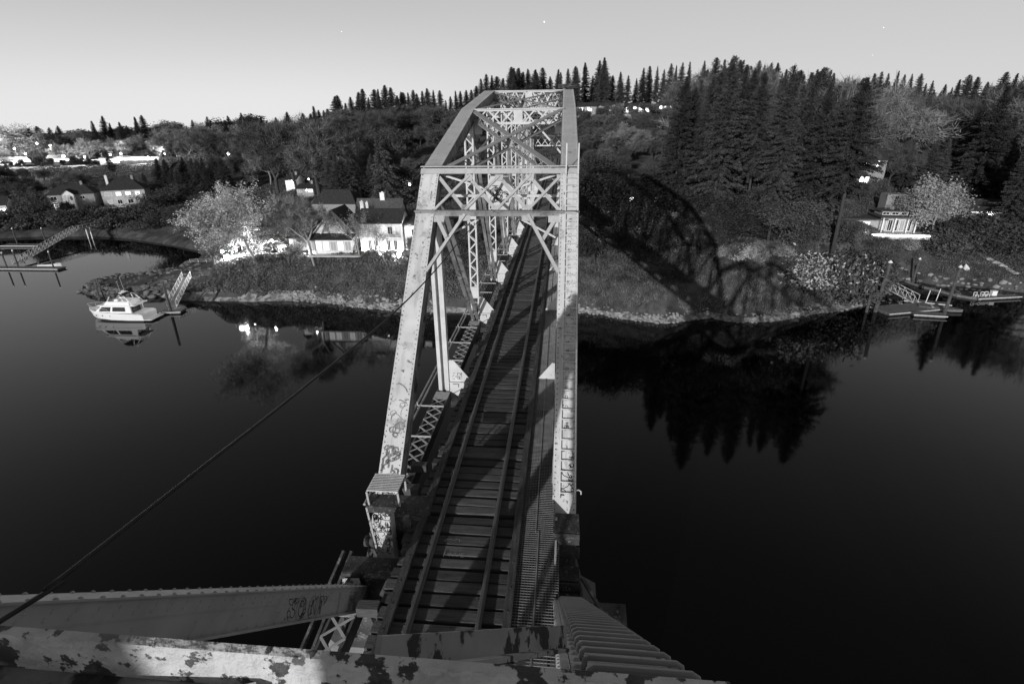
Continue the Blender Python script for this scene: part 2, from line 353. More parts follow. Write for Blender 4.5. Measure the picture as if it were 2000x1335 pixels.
# pale mud strip and riprap at the waterline
def shore_pts(i0, i1, step):
    out = []
    for a, b in zip(SHORE[i0:i1], SHORE[i0 + 1:i1 + 1]):
        d = np.hypot(*(b - a)); n = max(1, int(d / step)); nv = np.array([-(b - a)[1], (b - a)[0]]) / d
        for k in range(n): out.append((a + (b - a) * k / n, nv))
    return out
def rock_mesh(seed):
    rg = np.random.default_rng(seed); bm = bmesh.new(); bmesh.ops.create_icosphere(bm, subdivisions=1, radius=1)
    for v in bm.verts:
        v.co = Vector([round(c * 1.6 + rg.uniform(-.35, .35), 1) for c in v.co]) * rg.uniform(.75, 1.1)
    V = np.array([v.co[:] for v in bm.verts]); Fx = np.array([[v.index for v in f.verts] for f in bm.faces]); bm.free(); return V, Fx
ROCKS = [rock_mesh(i) for i in range(8)]
def rocks(name, spots, material, seed, kind='stuff'):
    rg = np.random.default_rng(seed); VV = []; FF = []; n = 0
    for (x, y, z, r) in spots:
        V0, F0 = ROCKS[rg.integers(8)]; a = rg.uniform(0, 6.28); c, s_ = math.cos(a), math.sin(a)
        Vr = V0 * np.array([r * rg.uniform(.7, 1.4), r * rg.uniform(.7, 1.2), r * rg.uniform(.45, .85)]) * .6
        Vr = np.stack([Vr[:, 0] * c - Vr[:, 1] * s_, Vr[:, 0] * s_ + Vr[:, 1] * c, Vr[:, 2]], 1) + [x, y, z]
        VV.append(Vr); FF.append(F0 + n); n += len(V0)
    o = bpy.data.objects.new(name, np_mesh(name, np.vstack(VV), np.vstack(FF), material)); COL.objects.link(o); return o
M_ROCK = mat('bank_rock', 0.22, 0.9, 0.6, 0.6, bump=0.5, bscale=4)
M_MUD = mat('pale_shore_mud', 0.24, 0.9, 0.6, 0.9, spec=0.15, bump=0.9, bscale=2.5, spots=[(1.1, .5, .6, .09)])
rg = np.random.default_rng(5); sp = []
for (p, nv) in shore_pts(24, 29, 0.55):
    for k in range(5):
        d = rg.uniform(-0.4, 1.5); q = p + nv * d + rg.normal(0, .25, 2); sp.append((q[0], q[1], max(gz(*q), 0) + 0.05, rg.uniform(.2, .6)))
o = rocks('riprap_stones', sp, M_ROCK, 1); tag(o, 'pale broken stones heaped along the waterline below the hedge bank', 'riprap', kind='stuff')
sp = []
for (p, nv) in shore_pts(10, 20, 0.8):
    for k in range(4):
        d = rg.uniform(-0.3, 2.6); q = p + nv * d + rg.normal(0, .3, 2); sp.append((q[0], q[1], max(gz(*q), 0) + 0.1, rg.uniform(.3, 1.0)))
for _ in range(260):
    q = np.array([rg.uniform(-108, -72), rg.uniform(98, 126)])
    if sdist([q])[0] > 0: sp.append((q[0], q[1], gz(*q), rg.uniform(.2, .7)))
o = rocks('spit_stones', sp, mat('dark_rock', 0.10, 0.9, 0.6, 0.6, bump=.4), 2); tag(o, 'dark stones covering the low rocky spit behind the yacht', 'stones', kind='stuff')
sp = []
for (p, nv) in shore_pts(31, 48, 0.7):
    for k in range(4):
        d = rg.uniform(-0.4, 1.3); q = p + nv * d; sp.append((q[0], q[1], max(gz(*q), 0) + 0.05, rg.uniform(.15, .5) * (2 if rg.random() < .06 else 1)))
o = rocks('bank_stones', sp, M_ROCK, 3); tag(o, 'small pale stones along the foot of the right grassy bank', 'stones', kind='stuff')
sp = []
for (p, nv) in shore_pts(49, 57, 0.9):
    for k in range(2):
        d = rg.uniform(-0.4, 2.2); q = p + nv * d; sp.append((q[0], q[1], max(gz(*q), 0) + 0.05, rg.uniform(.25, .8)))
o = rocks('cove_stones', sp, M_ROCK, 4); tag(o, 'scattered stones round the small cove beyond the wooden float', 'stones', kind='stuff')
# a ribbon of bare pale mud at the water's edge
def mud_strip(i0, i1, wd, label, seed):
    P = shore_pts(i0, i1, 0.8); V = []; F = []
    for j, (p, nv) in enumerate(P):
        wv = wd * (0.6 + 1.4 * (vnoise(p[0], p[1], 4.0, seed) + .5))
        for k, t in enumerate((-0.25, 0.25, 0.7, 1.0)):
            q = p + nv * wv * t; V.append((q[0], q[1], max(gz(*q), -0.1) + (0.09 if t < 1 else -0.05)))
        if j: b = (j - 1) * 4; F += [(b + k, b + 4 + k, b + 5 + k, b + 1 + k) for k in range(3)]
    o = bpy.data.objects.new('mud_strip', np_mesh('mud_strip', V, F, M_MUD, True)); COL.objects.link(o); tag(o, label, 'mud', kind='structure')
mud_strip(20, 30, 1.1, 'pale bare mud below the hedge bank', 3)
mud_strip(31, 50, .85, 'pale bare mud below the right grassy bank', 4)
# ------------------------------------------------------------------ the bridge
XL, XR = -4.95, 0.30
XRN = 0.46                                   # the near span stands a little to the right
ZL = 22.0
UZ_ALL = [22.0, 31.5, 33.85, 35.2, 35.45, 35.45, 35.45, 35.2, 33.85, 31.5, 22.0]
PANEL = 9.1
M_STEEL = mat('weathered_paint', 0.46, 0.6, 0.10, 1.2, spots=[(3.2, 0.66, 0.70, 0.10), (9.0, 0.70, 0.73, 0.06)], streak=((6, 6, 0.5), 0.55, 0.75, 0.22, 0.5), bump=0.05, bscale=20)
M_STEELB = mat('weathered_paint_bright', 0.56, 0.6, 0.12, 2.0, spots=[(5.0, 0.66, 0.70, 0.12)], bump=0.05, bscale=20)
M_POST = mat('graffitied_paint', 0.56, 0.6, 0.14, 1.2, spots=[(1.6, 0.56, 0.72, 0.24), (5.0, 0.62, 0.67, 0.13), (12, 0.65, 0.69, 0.06)], streak=((5, 0.6, 0.6), 0.52, 0.75, 0.24, 0.55), bump=0.05, bscale=20)
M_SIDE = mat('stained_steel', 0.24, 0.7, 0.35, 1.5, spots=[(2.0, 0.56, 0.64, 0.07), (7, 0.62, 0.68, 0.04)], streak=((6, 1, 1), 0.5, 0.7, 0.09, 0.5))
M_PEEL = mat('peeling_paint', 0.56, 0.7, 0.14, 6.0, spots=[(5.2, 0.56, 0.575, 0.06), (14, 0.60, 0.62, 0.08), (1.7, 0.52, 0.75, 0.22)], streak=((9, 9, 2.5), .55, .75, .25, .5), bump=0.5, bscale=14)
M_PEEL2 = mat('shaded_peeling_paint', 0.20, 0.8, 0.3, 5.0, spots=[(2.6, 0.47, 0.52, 0.03), (9, 0.6, 0.64, 0.05)], bump=0.3, bscale=14)  # darker copy of the peeling paint with the flange's shade in its colour
M_KNEE = mat('knee_paint', 0.30, .7, .15, 4.0, spots=[(4.5, .52, .55, .04)], bump=.15, bscale=14)
M_GIRD = mat('grey_girder_paint', 0.30, 0.6, 0.10, 2.0, spots=[(6.0, 0.68, 0.71, 0.05)], streak=((1.2, 1.2, 6), 0.58, 0.8, 0.16, 0.5), bump=0.05, bscale=25)
M_RUST = mat('rusty_dark_steel', 0.055, 0.8, 0.6, 4.0, spots=[(7, 0.56, 0.62, 0.16)], bump=0.2, bscale=18)
M_RUST2 = mat('dark_scrawled_steel', 0.045, 0.8, 0.5, 3.0, spots=[(9, 0.60, 0.63, 0.13), (22, 0.63, 0.66, 0.2)], bump=0.2, bscale=18)
M_CHORD = mat('dark_chord_steel', 0.10, 0.7, 0.4, 3.0)
M_LACE = mat('lacing_steel', 0.40, 0.6, 0.15, 5.0, spots=[(5, 0.6, 0.66, 0.14)])
M_TIE = mat('creosoted_timber', 0.085, 0.85, 0.35, 2.0, orand=.45, streak=((0.8, 14, 14), 0.45, 0.75, 0.055, 0.8), bump=0.5, bscale=16, mapscale=(1, 6, 6), spots=[(2.0, 0.62, 0.7, 0.06)])
M_GUARD = mat('guard_timber', 0.075, 0.9, 0.4, 2.0, streak=((14, 0.8, 14), 0.45, 0.75, 0.04, 0.8), bump=0.5, bscale=14, mapscale=(6, 1, 6))
M_RAIL = mat('rail_steel', 0.085, 0.45, 0.2, 3.0, spec=0.5)
M_GRATE = mat('galvanised_grating', 0.20, 0.6, 0.25, 3.0)
M_GRATEW = mat('bright_grating', 0.55, 0.6, 0.15, 3.0)
M_SPRAYW = mat('pale_spray_paint', 0.62, 0.7, 0.15, 8.0)
M_SPRAYK = mat('black_spray_paint', 0.02, 0.6, 0.3, 8.0)
M_SPRAYG = mat('faded_spray_paint', 0.20, 0.7, 0.4, 8.0)
M_SMEAR = mat('old_grime', .24, .8, .4, 9.0)
M_TIEPAINT = mat('chalky_paint', 0.22, 0.9, 0.4, 12.0)
M_CONC = mat('pier_concrete', 0.22, 0.9, 0.35, 0.8, bump=0.2)
M_PIPE = mat('pipe_steel', 0.36, 0.5, 0.2, 3.0)
M_TWIG = mat('dry_twigs', 0.10, 0.95, 0.5, 4.0)

def lace(b, p0, p1, q0, q1, n, w=0.06, t=0.012, nrm=(0, -1, 0), cross=False):
    """zigzag (or X) flat bars between two parallel edges p and q"""
    p0, p1, q0, q1 = map(Vector, (p0, p1, q0, q1))
    for k in range(n):
        a, c = k / n, (k + 1) / n
        if cross:
            b.bar(p0.lerp(p1, a), q0.lerp(q1, c), w, t, nrm); b.bar(q0.lerp(q1, a), p0.lerp(p1, c), w, t * 1.6, nrm)
        elif k % 2: b.bar(p0.lerp(p1, a), q0.lerp(q1, c), w, t, nrm)
        else: b.bar(q0.lerp(q1, a), p0.lerp(p1, c), w, t * 1.5, nrm)
def chord_box(b, p0, p1, up, rivet=0.0, w=0.62, d=0.56, bb=None, rv=0.016, rb=None):
    """riveted box member; p0-p1 is the centre line of its cover plate. Cover to b, webs to bb."""
    p0, p1, up = Vector(p0), Vector(p1), Vector(up).normalized(); bb = bb or b
    dr = (p1 - p0).normalized(); side = dr.cross(up).normalized(); up = side.cross(dr)
    b.bar(p0 - up * 0.012, p1 - up * 0.012, w + 0.06, 0.024, up)
    for s in (-1, 1):
        o = side * s * (w / 2 - 0.03)
        bb.bar(p0 + o - up * (0.026 + d / 2), p1 + o - up * (0.026 + d / 2), 0.05, d, up)
        bb.bar(p0 + o + side * s * 0.045 - up * (0.026 + d - 0.04), p1 + o + side * s * 0.045 - up * (0.026 + d - 0.04), 0.09, 0.03, up)
    bb.bar(p0 - up * (d - 0.05), p1 - up * (d - 0.05), w - 0.12, 0.02, up)
    if rivet:
        L = (p1 - p0).length; n = int(L / rivet)
        for k in range(n):
            c = p0.lerp(p1, (k + .5) / n)
            for s in (-1, 1): (rb or b).dome(c + side * s * (w / 2 - 0.03), up, rv, 6)

def span(y0, s, near, label):
    """one through-truss span of ten panels; s=+1 runs away from the camera, s=-1 behind it"""
    Y = lambda i: y0 + s * PANEL * i
    UZ = list(UZ_ALL)
    if near: UZ[2], UZ[3] = 35.45, 35.9  # near chord raised so that moonlight passes under it to the portal strut
    XR = XRN if near else 0.30
    root = empty('truss_span', (-2.33, y0, 21.0), label, 'railway bridge')
    P = lambda b, n, m, par=root, **k: b.build(n, m, par, **k) if b.v else None
    es = Vector((0, s * PANEL, UZ[1] - ZL)).normalized(); eup = Vector((0, -s * es.z, abs(es.y)))
    for X in (XL, XR):
        inn = 1 if X == XL else -1
        # end posts
        c, wb, rvm = MB(), MB(), MB()
        chord_box(c, (X, y0, ZL), (X, Y(1), UZ[1]), eup, 0.0 if near else 0.17, bb=wb, rv=0.021, rb=rvm)
        nf = len(c.f); nv_ = len(c.v); c.v += rvm.v; c.f += [tuple(i + nv_ for i in f) for f in rvm.f]
        ep = P(c, 'end_post', M_GIRD if near else M_POST); ep.data.materials.append(M_RUST)
        for f_ in ep.data.polygons[nf:]: f_.material_index = 1
        if near:
            for k in range(46):      # domed rivet heads on the cover edges and on the web that faces the track
                q = Vector((X, y0, ZL)).lerp(Vector((X, Y(1), UZ[1])), (k + .5) / 46)
                for sd in (-1, 1): wb.dome(q + Vector((sd * 0.3, 0, 0)), eup, 0.03, 8)
                for dd in (0.10, 0.17, 0.50, 0.56):
                    wb.dome(q + Vector((inn * 0.305, 0, 0)) - eup * dd + es * (0.06 if dd in (0.17, 0.50) else 0), (inn, 0, 0), 0.022, 6)
                if k % 4 == 1: wb.dome(q + Vector((inn * 0.305, 0, 0)) - eup * 0.34, (inn, 0, 0), 0.022, 6)
            wb.bar(Vector((X + inn * 0.308, y0, ZL)) - eup * 0.235, Vector((X + inn * 0.308, Y(1), UZ[1])) - eup * 0.235, 0.006, 0.012, eup)
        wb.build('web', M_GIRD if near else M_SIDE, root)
        c, wb = MB(), MB(); chord_box(c, (X, Y(10), ZL), (X, Y(9), UZ[9]), (0, s * es.z, abs(es.y)), bb=wb); P(c, 'end_post', M_STEEL); P(wb, 'web', M_SIDE)
        # top chord: one plated run over the ten panels
        c, wb = MB(), MB()
        for i in range(1, 9):
            a, d = Vector((X, Y(i), UZ[i])), Vector((X, Y(i + 1), UZ[i + 1])); u = Vector((0, -s * (d - a).z, abs((d - a).y)))
            chord_box(c, a, d, u, 0.2 if (i < 4 and not near) else 0, bb=wb, rv=0.018)
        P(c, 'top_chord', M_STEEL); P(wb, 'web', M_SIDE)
        # verticals
        for i in range(1, 10):
            c = MB(); zt = UZ[i] - 0.5; y = Y(i); hw = 0.21
            if i in (1, 9):
                for sg in (-1, 1): c.box((X + sg * 0.16, y, (ZL + zt) / 2), (0.15, 0.34, zt - ZL))
                c.box((X, y + 0.05, (ZL + zt) / 2), (0.19, 0.02, zt - ZL))
                if i == 1 and not near:
                    for k in range(60):
                        for sg in (-.2, .12): c.dome((X + sg, y - 0.17, ZL + .2 + k * 0.15), (0, -1, 0), 0.014, 5)
            else:
                for sg in (-1, 1):
                    c.box((X + sg * hw, y, (ZL + zt) / 2), (0.085, 0.32, zt - ZL))
                zb = ZL + 2.3; n = int((zt - zb) / 0.42)
                for fy in ((-0.165, 0.165) if i < 5 else (-0.165,)):
                    lace(c, (X - hw, y + fy, zb), (X - hw, y + fy, zt), (X + hw, y + fy, zb), (X + hw, y + fy, zt), n, 0.065, 0.012)
                for zc, hh in ((ZL + 1.95, .7), (ZL + 6.6, .8), (zt - .4, .8)):
                    for fy in (-0.18, 0.18): c.box((X, y + fy, zc), (0.5, 0.014, hh))
            P(c, 'vertical_post', M_STEELB)
        # diagonals: pairs of eyebars falling towards mid-span
        for i in (1, 2, 3, 4):
            for (u, l) in (((i, i + 1)), ((10 - i, 9 - i))):
                c = MB()
                for o in (-0.14, 0.14):
                    c.bar((X + o, Y(u), UZ[u] - .35), (X + o, Y(l), ZL + .1), 0.035, 0.2, (1, 0, 0))
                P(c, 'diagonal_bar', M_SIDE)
        for i in (4, 5):
            c = MB(); c.tube([(X, Y(i), ZL + .2), (X, Y(i + (1 if i == 4 else -1)), UZ[5] - .4)], 0.035, 5); P(c, 'tie_rod', M_STEEL)
        # bottom chord
        c = MB()
        for i in range(10):
            a, d = Y(i), Y(i + 1)
            if i in (0, 1, 8, 9):
                for sg in (-1, 1): c.bar((X + sg * .28, a, ZL), (X + sg * .28, d, ZL), 0.06, 0.46)
            else:
                for o in (-.3, -.17, -.04, .1, .24): c.bar((X + o, a, ZL), (X + o, d, ZL), 0.04, 0.24)
        P(c, 'bottom_chord', M_CHORD)
        for i in (0, 1, 8, 9):
            c = MB(); a, d = Y(i) + s * 1.15, Y(i + 1) - s * 1.0
            lace(c, (X - .29, a, ZL + .245), (X - .29, d, ZL + .245), (X + .29, a, ZL + .245), (X + .29, d, ZL + .245), 12, 0.06, 0.012, (0, 0, 1), True)
            for q in (a - s * .3, d + s * .3): c.box((X, q, ZL + .238), (0.62, 0.62, 0.014))
            P(c, 'chord_lacing', M_LACE)
        # pins
        for i in range(1, 10): c = MB(); c.tube([(X - .42, Y(i), ZL), (X + .42, Y(i), ZL)], 0.11, 10); P(c, 'pin', M_RUST)
    # floor beams with their triangular brackets
    for i in range(0, 11):
        c = MB(); y = Y(i) - 0.28 if i else Y(i) + 0.3 * s
        c.box((-2.325, y, 22.12), (4.66, 0.03, 1.16)); c.box((-2.325, y, 22.712), (4.66, 0.26, 0.024)); c.box((-2.325, y, 21.53), (4.66, 0.26, 0.024))
        if 0 < i < 10:
            for X, g in ((XL, 1), (XR, -1)):
                q = MB(); x0 = X + g * .3
                tri = [(x0, 22.73), (x0 + g * .92, 22.73), (x0 + g * .16, 23.72), (x0, 23.72)]
                q.prism([(a, y - .012, z) for a, z in tri], [(a, y + .012, z) for a, z in tri])
                q.bar((x0 + g * .92, y, 22.75), (x0 + g * .16, y, 23.72), 0.09, 0.02, (0, 1, 0))
                if i < 3 and not near:
                    for k in range(5): q.dome((x0 + g * (.1 + .13 * k), y - .012, 22.80), (0, -1, 0), 0.014, 5); q.dome((x0 + g * .06, y - .012, 22.86 + .16 * k), (0, -1, 0), 0.014, 5)
                    for k in range(4):
                        for m_ in range(5): c.dome((x0 + g * (.08 + .2 * k), y - .016, 21.75 + .21 * m_), (0, -1, 0), 0.013, 5)
                q.build('bracket_plate', M_STEELB, root)
        P(c, 'floor_beam', M_RUST if near or i == 0 else M_STEELB)
    for X in (-3.15, -1.5):
        c = MB(); c.bar((X, Y(0), 22.2), (X, Y(10), 22.2), 0.16, 0.78); P(c, 'stringer', M_RUST)
    # sway frames between the trusses
    for i in range(2, 9):
        c = MB(); y = Y(i); zt = UZ[i] - .04; x0, x1 = XL + .31, XR - .31; dp = 0.72 if i in (2, 8) else 1.15
        for z in (zt, zt - dp): c.bar((x0, y, z), (x1, y, z), 0.2, 0.05); c.bar((x0, y - .02, z - .05 + .1 * (z < zt)), (x1, y - .02, z - .05 + .1 * (z < zt)), 0.02, 0.1)
        xm = (x0 + x1) / 2
        for a, d in ((x0, xm - .22), (xm + .22, x1)): lace(c, (a, y, zt), (d, y, zt), (a, y, zt - dp), (d, y, zt - dp), 3, 0.07, 0.012, (0, 1, 0), True)
        c.box((xm, y - .03, zt - dp / 2), (.46, .02, dp + .02))
        for sg, xa in ((1, x0), (-1, x1)) if not near else ():
            c.bar((xa, y, zt - dp - 1.5), (xa + sg * 1.4, y, zt - dp), 0.09, 0.09)
            c.box((xa + sg * .2, y, zt - dp - .25), (.4, .02, .5))
        P(c, 'sway_frame', M_STEELB)
    # top lateral bracing: crossed lattice struts in every far-span panel; near bracing is cut back to let moonlight through
    for i in range(1, 2 if near else 9):
        c = MB(); ya, yb = Y(i) + s * .15, Y(i + 1) - s * .15; za, zb = UZ[i] - .06, UZ[i + 1] - .06; dz = 0.5
        for xa, xb in ((XL + .3, XR - .3), (XR - .3, XL + .3)):
            off = 0 if xa < xb else 0.045
            pa, pb = Vector((xa, ya, za - off)), Vector((xb, yb, zb - off)); dn = Vector((0, 0, -dz + 2 * off))
            c.bar(pa, pb, .12 if near else .32, 0.035)
            if not near: c.bar(pa + dn, pb + dn, 0.28, 0.035)
            if i < 5 and not near: lace(c, pa, pb, pa + dn, pb + dn, 14 if i < 3 else 9, 0.05, 0.012, (1, 0, 0), True)
        m_ = Vector(((XL + XR) / 2, (ya + yb) / 2, (za + zb) / 2 - dz / 2)); c.box(m_, (0.3, 0.3, dz - .02)) if not near else c.box((-1.72, m_.y, 32.70), (1.15, .02, .9))  # on the near span: added unseen plate that shades the portal strut
        P(c, 'lateral_brace', M_STEEL if near else M_GIRD)
    return root, Y, es, eup, P

# ---- far span
UZ = UZ_ALL
far, YF, ES, EUP, PF = span(11.5, 1, False, 'riveted through truss railway span reaching from the pier to the wooded far bank')
NF = EUP
def onface(t, x, lift=0.0):   # point on the end-post plane, t metres up the slope from the shoe
    return Vector((x, 11.5, ZL)) + ES * t + EUP * lift
LEN = math.hypot(PANEL, UZ[1] - ZL)
pf = MB()
x0, x1 = XL - .36, XR + .36
pf.bar(onface(LEN - .10, x0, .03), onface(LEN - .10, x1, .03), 0.24, 0.03, EUP)
pf.bar(onface(LEN + .10, x0, .06), onface(LEN + .10, x1, .06), 0.30, 0.03)
low = MB(); low.bar(onface(LEN - 1.9, x0, .06), onface(LEN - 1.9, x1, .06), 0.30, 0.04); low.bar(onface(LEN - 1.98, x0, -.02) , onface(LEN - 1.98, x1, -.02), 0.03, 0.16); PF(low, 'portal_strut', M_SIDE)  # the darker web steel puts this strut's shade into its colour
xi0, xi1 = XL + .33, XR - .33; q = (xi1 - xi0) / 4
for k in range(4):
    a, d = xi0 + q * k, xi0 + q * (k + 1)
    pf.bar(onface(LEN - .28, d, -.02), onface(LEN - 1.8, a, -.02), 0.1, 0.05, EUP); pf.bar(onface(LEN - .28, a, -.07), onface(LEN - 1.8, d, -.07), 0.13, 0.02, EUP)
    for t, x in ((LEN - .36, d), (LEN - 1.7, a if k else d)): pf.bar(onface(t - .14, x, -.04), onface(t + .14, x, -.04), 0.3, 0.016, EUP)
for sg, X, xn in ((1, xi0, xi0 + q), (-1, xi1, xi1 - q)):
    pf.bar(onface(LEN - 2.0, xn, -.02), onface(LEN - 4.35, X, -.02), 0.11, 0.09, EUP)
    pf.bar(onface(LEN - 2.05, X + sg * .1, -.05), onface(LEN - 3.1, X + sg * .62, -.05), 0.13, 0.03, EUP)
    for t, x in ((LEN - 2.15, X + sg * .2), (LEN - 2.1, xn)): pf.bar(onface(t - .15, x, -.05), onface(t + .15, x, -.05), 0.42, 0.016, EUP)
for k in range(40):
    pf.dome(onface(LEN - .22, x0 + .15 + k * .147, .046), EUP, 0.014, 5)
PF(pf, 'portal_frame', M_STEEL)
pf = MB(); yh = 20.95    # the six-sided plate at the middle of the frame below the portal
hx = [(-.3, .78), (.3, .78), (.55, .1), (.25, -.72), (-.25, -.72), (-.55, .1)]
pf.prism([(-2.38 + a, yh - .01, 30.55 + z) for a, z in hx], [(-2.38 + a, yh + .01, 30.55 + z) for a, z in hx])
hexp = PF(pf, 'gusset_plate', M_STEELB)
g = strokes([[(a - .35, b - .3) for a, b in ln] for ln in scribble(random.Random(4), 26, .7, .62)], (-2.38, yh - .01, 30.55), (1, 0, 0), (0, 0, 1), 1.0, 0.022)
g.build('graffiti', M_SPRAYK, far)
pf = MB()
for sg in (-1, 1):
    pf.bar((-2.38 + sg * .5, yh, 30.5), (-2.38 + sg * 2.3, yh, 30.5), 0.1, 0.1); pf.bar((-2.38 + sg * .5, yh, 30.75), (-2.38 + sg * 2.25, yh, 31.3), 0.09, 0.07)
    pf.bar((-2.38 + sg * .28, yh, 29.9), (-2.38 + sg * 2.2, yh, 28.9), 0.09, 0.07)
PF(pf, 'sway_frame', M_STEELB)
# rear portal at the far end
pf = MB()
for z in (31.4, 29.9): pf.bar((xi0, YF(9) + .4, z), (xi1, YF(9) + .4, z), 0.2, 0.2)
lace(pf, (xi0, YF(9) + .4, 31.4), (xi1, YF(9) + .4, 31.4), (xi0, YF(9) + .4, 29.9), (xi1, YF(9) + .4, 29.9), 4, 0.1, .03, (0, 1, 0), True)
PF(pf, 'portal_frame', M_STEELB)
# ladder on the right end post
ld = MB()
for xx in (XR - .14, XR + .30):
    ld.bar(onface(1.4, xx, .06), onface(LEN + .1, xx, .06), 0.045, 0.06, EUP)
    ld.bar(onface(LEN - .3, xx, .1), onface(LEN - .3, xx, .1) + Vector((0, .15, 1.05)), 0.045, 0.03, EUP)
for k in range(37): ld.bar(onface(1.55 + k * .31, XR - .14, .075), onface(1.55 + k * .31, XR + .30, .075), 0.036, 0.036, EUP)
PF(ld, 'ladder', M_STEELB)
# graffiti on the posts
def post_marks(lines, x, t, sc, w, m): strokes(lines, onface(t, x, 0.0), (1, 0, 0), ES, sc, w).build('graffiti', m, far)
post_marks(scribble(random.Random(91), 26, .5, 2.0), XL - .25, .7, 1.0, .06, M_SMEAR)
post_marks(scribble(random.Random(92), 14, .5, 2.4), XL - .25, 2.4, 1.0, .035, M_SMEAR)
post_marks(word('Dud') + [[(a + 2.55, b) for a, b in ln] for ln in [[(0, .9), (.05, .2), (-.1, 0)], [(.3, 1), (.36, .2), (.12, -.2)]]] + [[(3.15, 1), (3.2, .55), (3.45, .55), (3.5, 1)], [(3.5, .6), (3.4, -.3), (3.0, -.6)]], XL - .27, 2.5, 0.17, 0.034, M_SPRAYW)
post_marks([arc(0, 0, .11, .13, 0, 360, 16), arc(.24, .03, .09, .10, 0, 360, 16)], XL - .04, 1.75, 1.0, 0.04, M_SPRAYW)
post_marks([[(a, b) for a, b in ln] for ln in scribble(random.Random(9), 22, .52, 1.0)], XL - .27, 0.75, 1.0, 0.022, M_SPRAYG)
post_marks(scribble(random.Random(12), 14, .5, .9), XL - .27, .75, 1.0, 0.016, M_SPRAYK)
post_marks(scribble(random.Random(5), 10, .5, 1.2), XL - .25, 3.1, 1.0, 0.016, M_SPRAYG)
post_marks([arc(.2, .3, .2, .28, 20, 330, 16)] + scribble(random.Random(3), 10, .45, .6), XL - .22, LEN - 1.6, 1.0, 0.05, M_SPRAYW)
post_marks([[(0, 0), (.02, .5)], [(.05, .1), (.04, .5)]], XL + .12, LEN - 1.5, 1.0, 0.02, M_SPRAYG)
for k, ch in enumerate(['D', 'u', 'P', 'B', 'S', 'E', 'R', 'C', 'J', '-', 'I', 'L', 'K', 'X', 'C', 'r', 'K', 'N', 'C', '5', 'S', 'R', 'O', 'D', 'C']):
    lines = word(ch) if k % 4 else [[(a, b) for a, b in ln] for ln in scribble(random.Random(k), 5, .8, .9)] + word(ch)
    post_marks(lines, XR - .02, 3.35 + k * .31 + .05, 0.15, 0.016, M_SPRAYG if k % 3 else M_SPRAYK)
post_marks(scribble(random.Random(77), 16, .42, 1.5), XR - .12, 1.5, 1.0, 0.02, M_SPRAYK)
for y, sd in ((YF(1) - .297, 2), (YF(2) - .297, 6)):
    strokes([[(.1, .75), (.35, .75), (.33, .6)], [(.1, .3), (.42, .5), (.72, .25)], [(.15, .25), (.4, -.1)]] + scribble(random.Random(sd), 6, .5, .3), (XL + .35, y, 21.85), (1, 0, 0), (0, 0, 1), 1.0, 0.03).build('graffiti', M_SPRAYK, far)
strokes(scribble(random.Random(21), 10, .4, .3), (XL + .45, YF(1) - .295, 22.85), (1, 0, 0), (0, 0, 1), 1.0, 0.014).build('graffiti', M_SPRAYK, far)

# pipes carried outside the left truss
pp = empty('pipe_line', (-5.7, 12, 22.2), 'pair of pale thin pipes on brackets outside the left truss', 'pipe')
b = MB()
for dx, dz in ((0, 0), (-.16, .02)): b.tube([(-5.62 + dx, 12.6, 22.3 + dz), (-5.62 + dx, 60, 22.3 + dz), (-5.62 + dx, 102, 22.3 + dz)], 0.045, 6)
b.build('pipe', M_PIPE, pp)
for k in range(20):
    y = 14.2 + k * 2.3
    if min(abs(y - YF(i)) for i in range(11)) < .5: continue
    b = MB(); b.tube([(-5.85, y, 22.32), (-4.62, y, 22.32)], 0.035, 6); b.tube([(-5.72, y, 22.2), (-5.72, y, 22.5)], .03, 5); b.build('bracket', M_PIPE, pp)

# ---- near span (the one underfoot); only its front end is in the picture, the rest throws shadows
near, YN, ESN, EUPN, PN = span(9.9, -1, True, 'near truss span with peeling paint seen from the top of its portal')
def fore(p0, p1, w, h, up): b.bar(p0, p1, w, h, up)
b = MB()
b.box((-2.42, 0.95, 31.61), (5.76, 0.026, 0.14))
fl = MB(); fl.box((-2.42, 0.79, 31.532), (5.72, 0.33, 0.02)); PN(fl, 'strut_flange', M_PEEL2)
PN(b, 'portal_strut', M_PEEL)
b = MB(); ka, kb, kc, kd = [Vector(aty(*q_)) for q_ in ((735, 1290, 1.03), (1104, 1243, 2.35), (900, 1297, 1.2), (1104, 1268, 2.25))]; b.bar(ka, kb, 0.02, 0.13, (0, 1, .8)); b.bar(kc, kd, 0.05, 0.02, (0, 1, 1))
for k in range(4): b.dome(kd.lerp(kc, .05 + .07 * k), (0, -.6, .8), 0.016, 6)
PN(b, 'knee_brace', M_KNEE)

b = MB(); b.poly([(-1.05, .97, 31.30), (-.75, .97, 31.34), (-.3, .97, 31.30), (-.7, 1.2, 31.12)]); PN(b, 'corner_plate', M_PEEL)
b = MB(); b.bar((-.80, .90, 31.565), (-2.2, .48, 31.565), .05, .045); b.bar((-1.2, .66, 31.58), (-5.0, .42, 31.58), .10, .06); PN(b, 'lateral_strut', M_PEEL)
# rungs on the right end post
def nface(t, x, lift=0.0): return Vector((x, 9.9, ZL)) + ESN * t + EUPN * lift
b = MB()
for k in range(31):
    t = .9 + k * .36
    b.tube([nface(t, XRN - .27, .0), nface(t, XRN - .265, .05), nface(t, XRN - .24, .062), nface(t, XRN + .24, .062), nface(t, XRN + .265, .05), nface(t, XRN + .27, .0)], .017, 6)
PN(b, 'ladder_rung', M_GIRD, smooth=True)
b = MB(); b.bar(nface(.4, XRN - .375, -.04), nface(LEN - .4, XRN - .375, -.04), .05, .1, EUPN)
for k in range(80): b.dome(nface(.5 + k * .155, XRN - .402, -.05), (-1, .0, .35), .024, 6)
PN(b, 'edge_angle', M_GIRD)
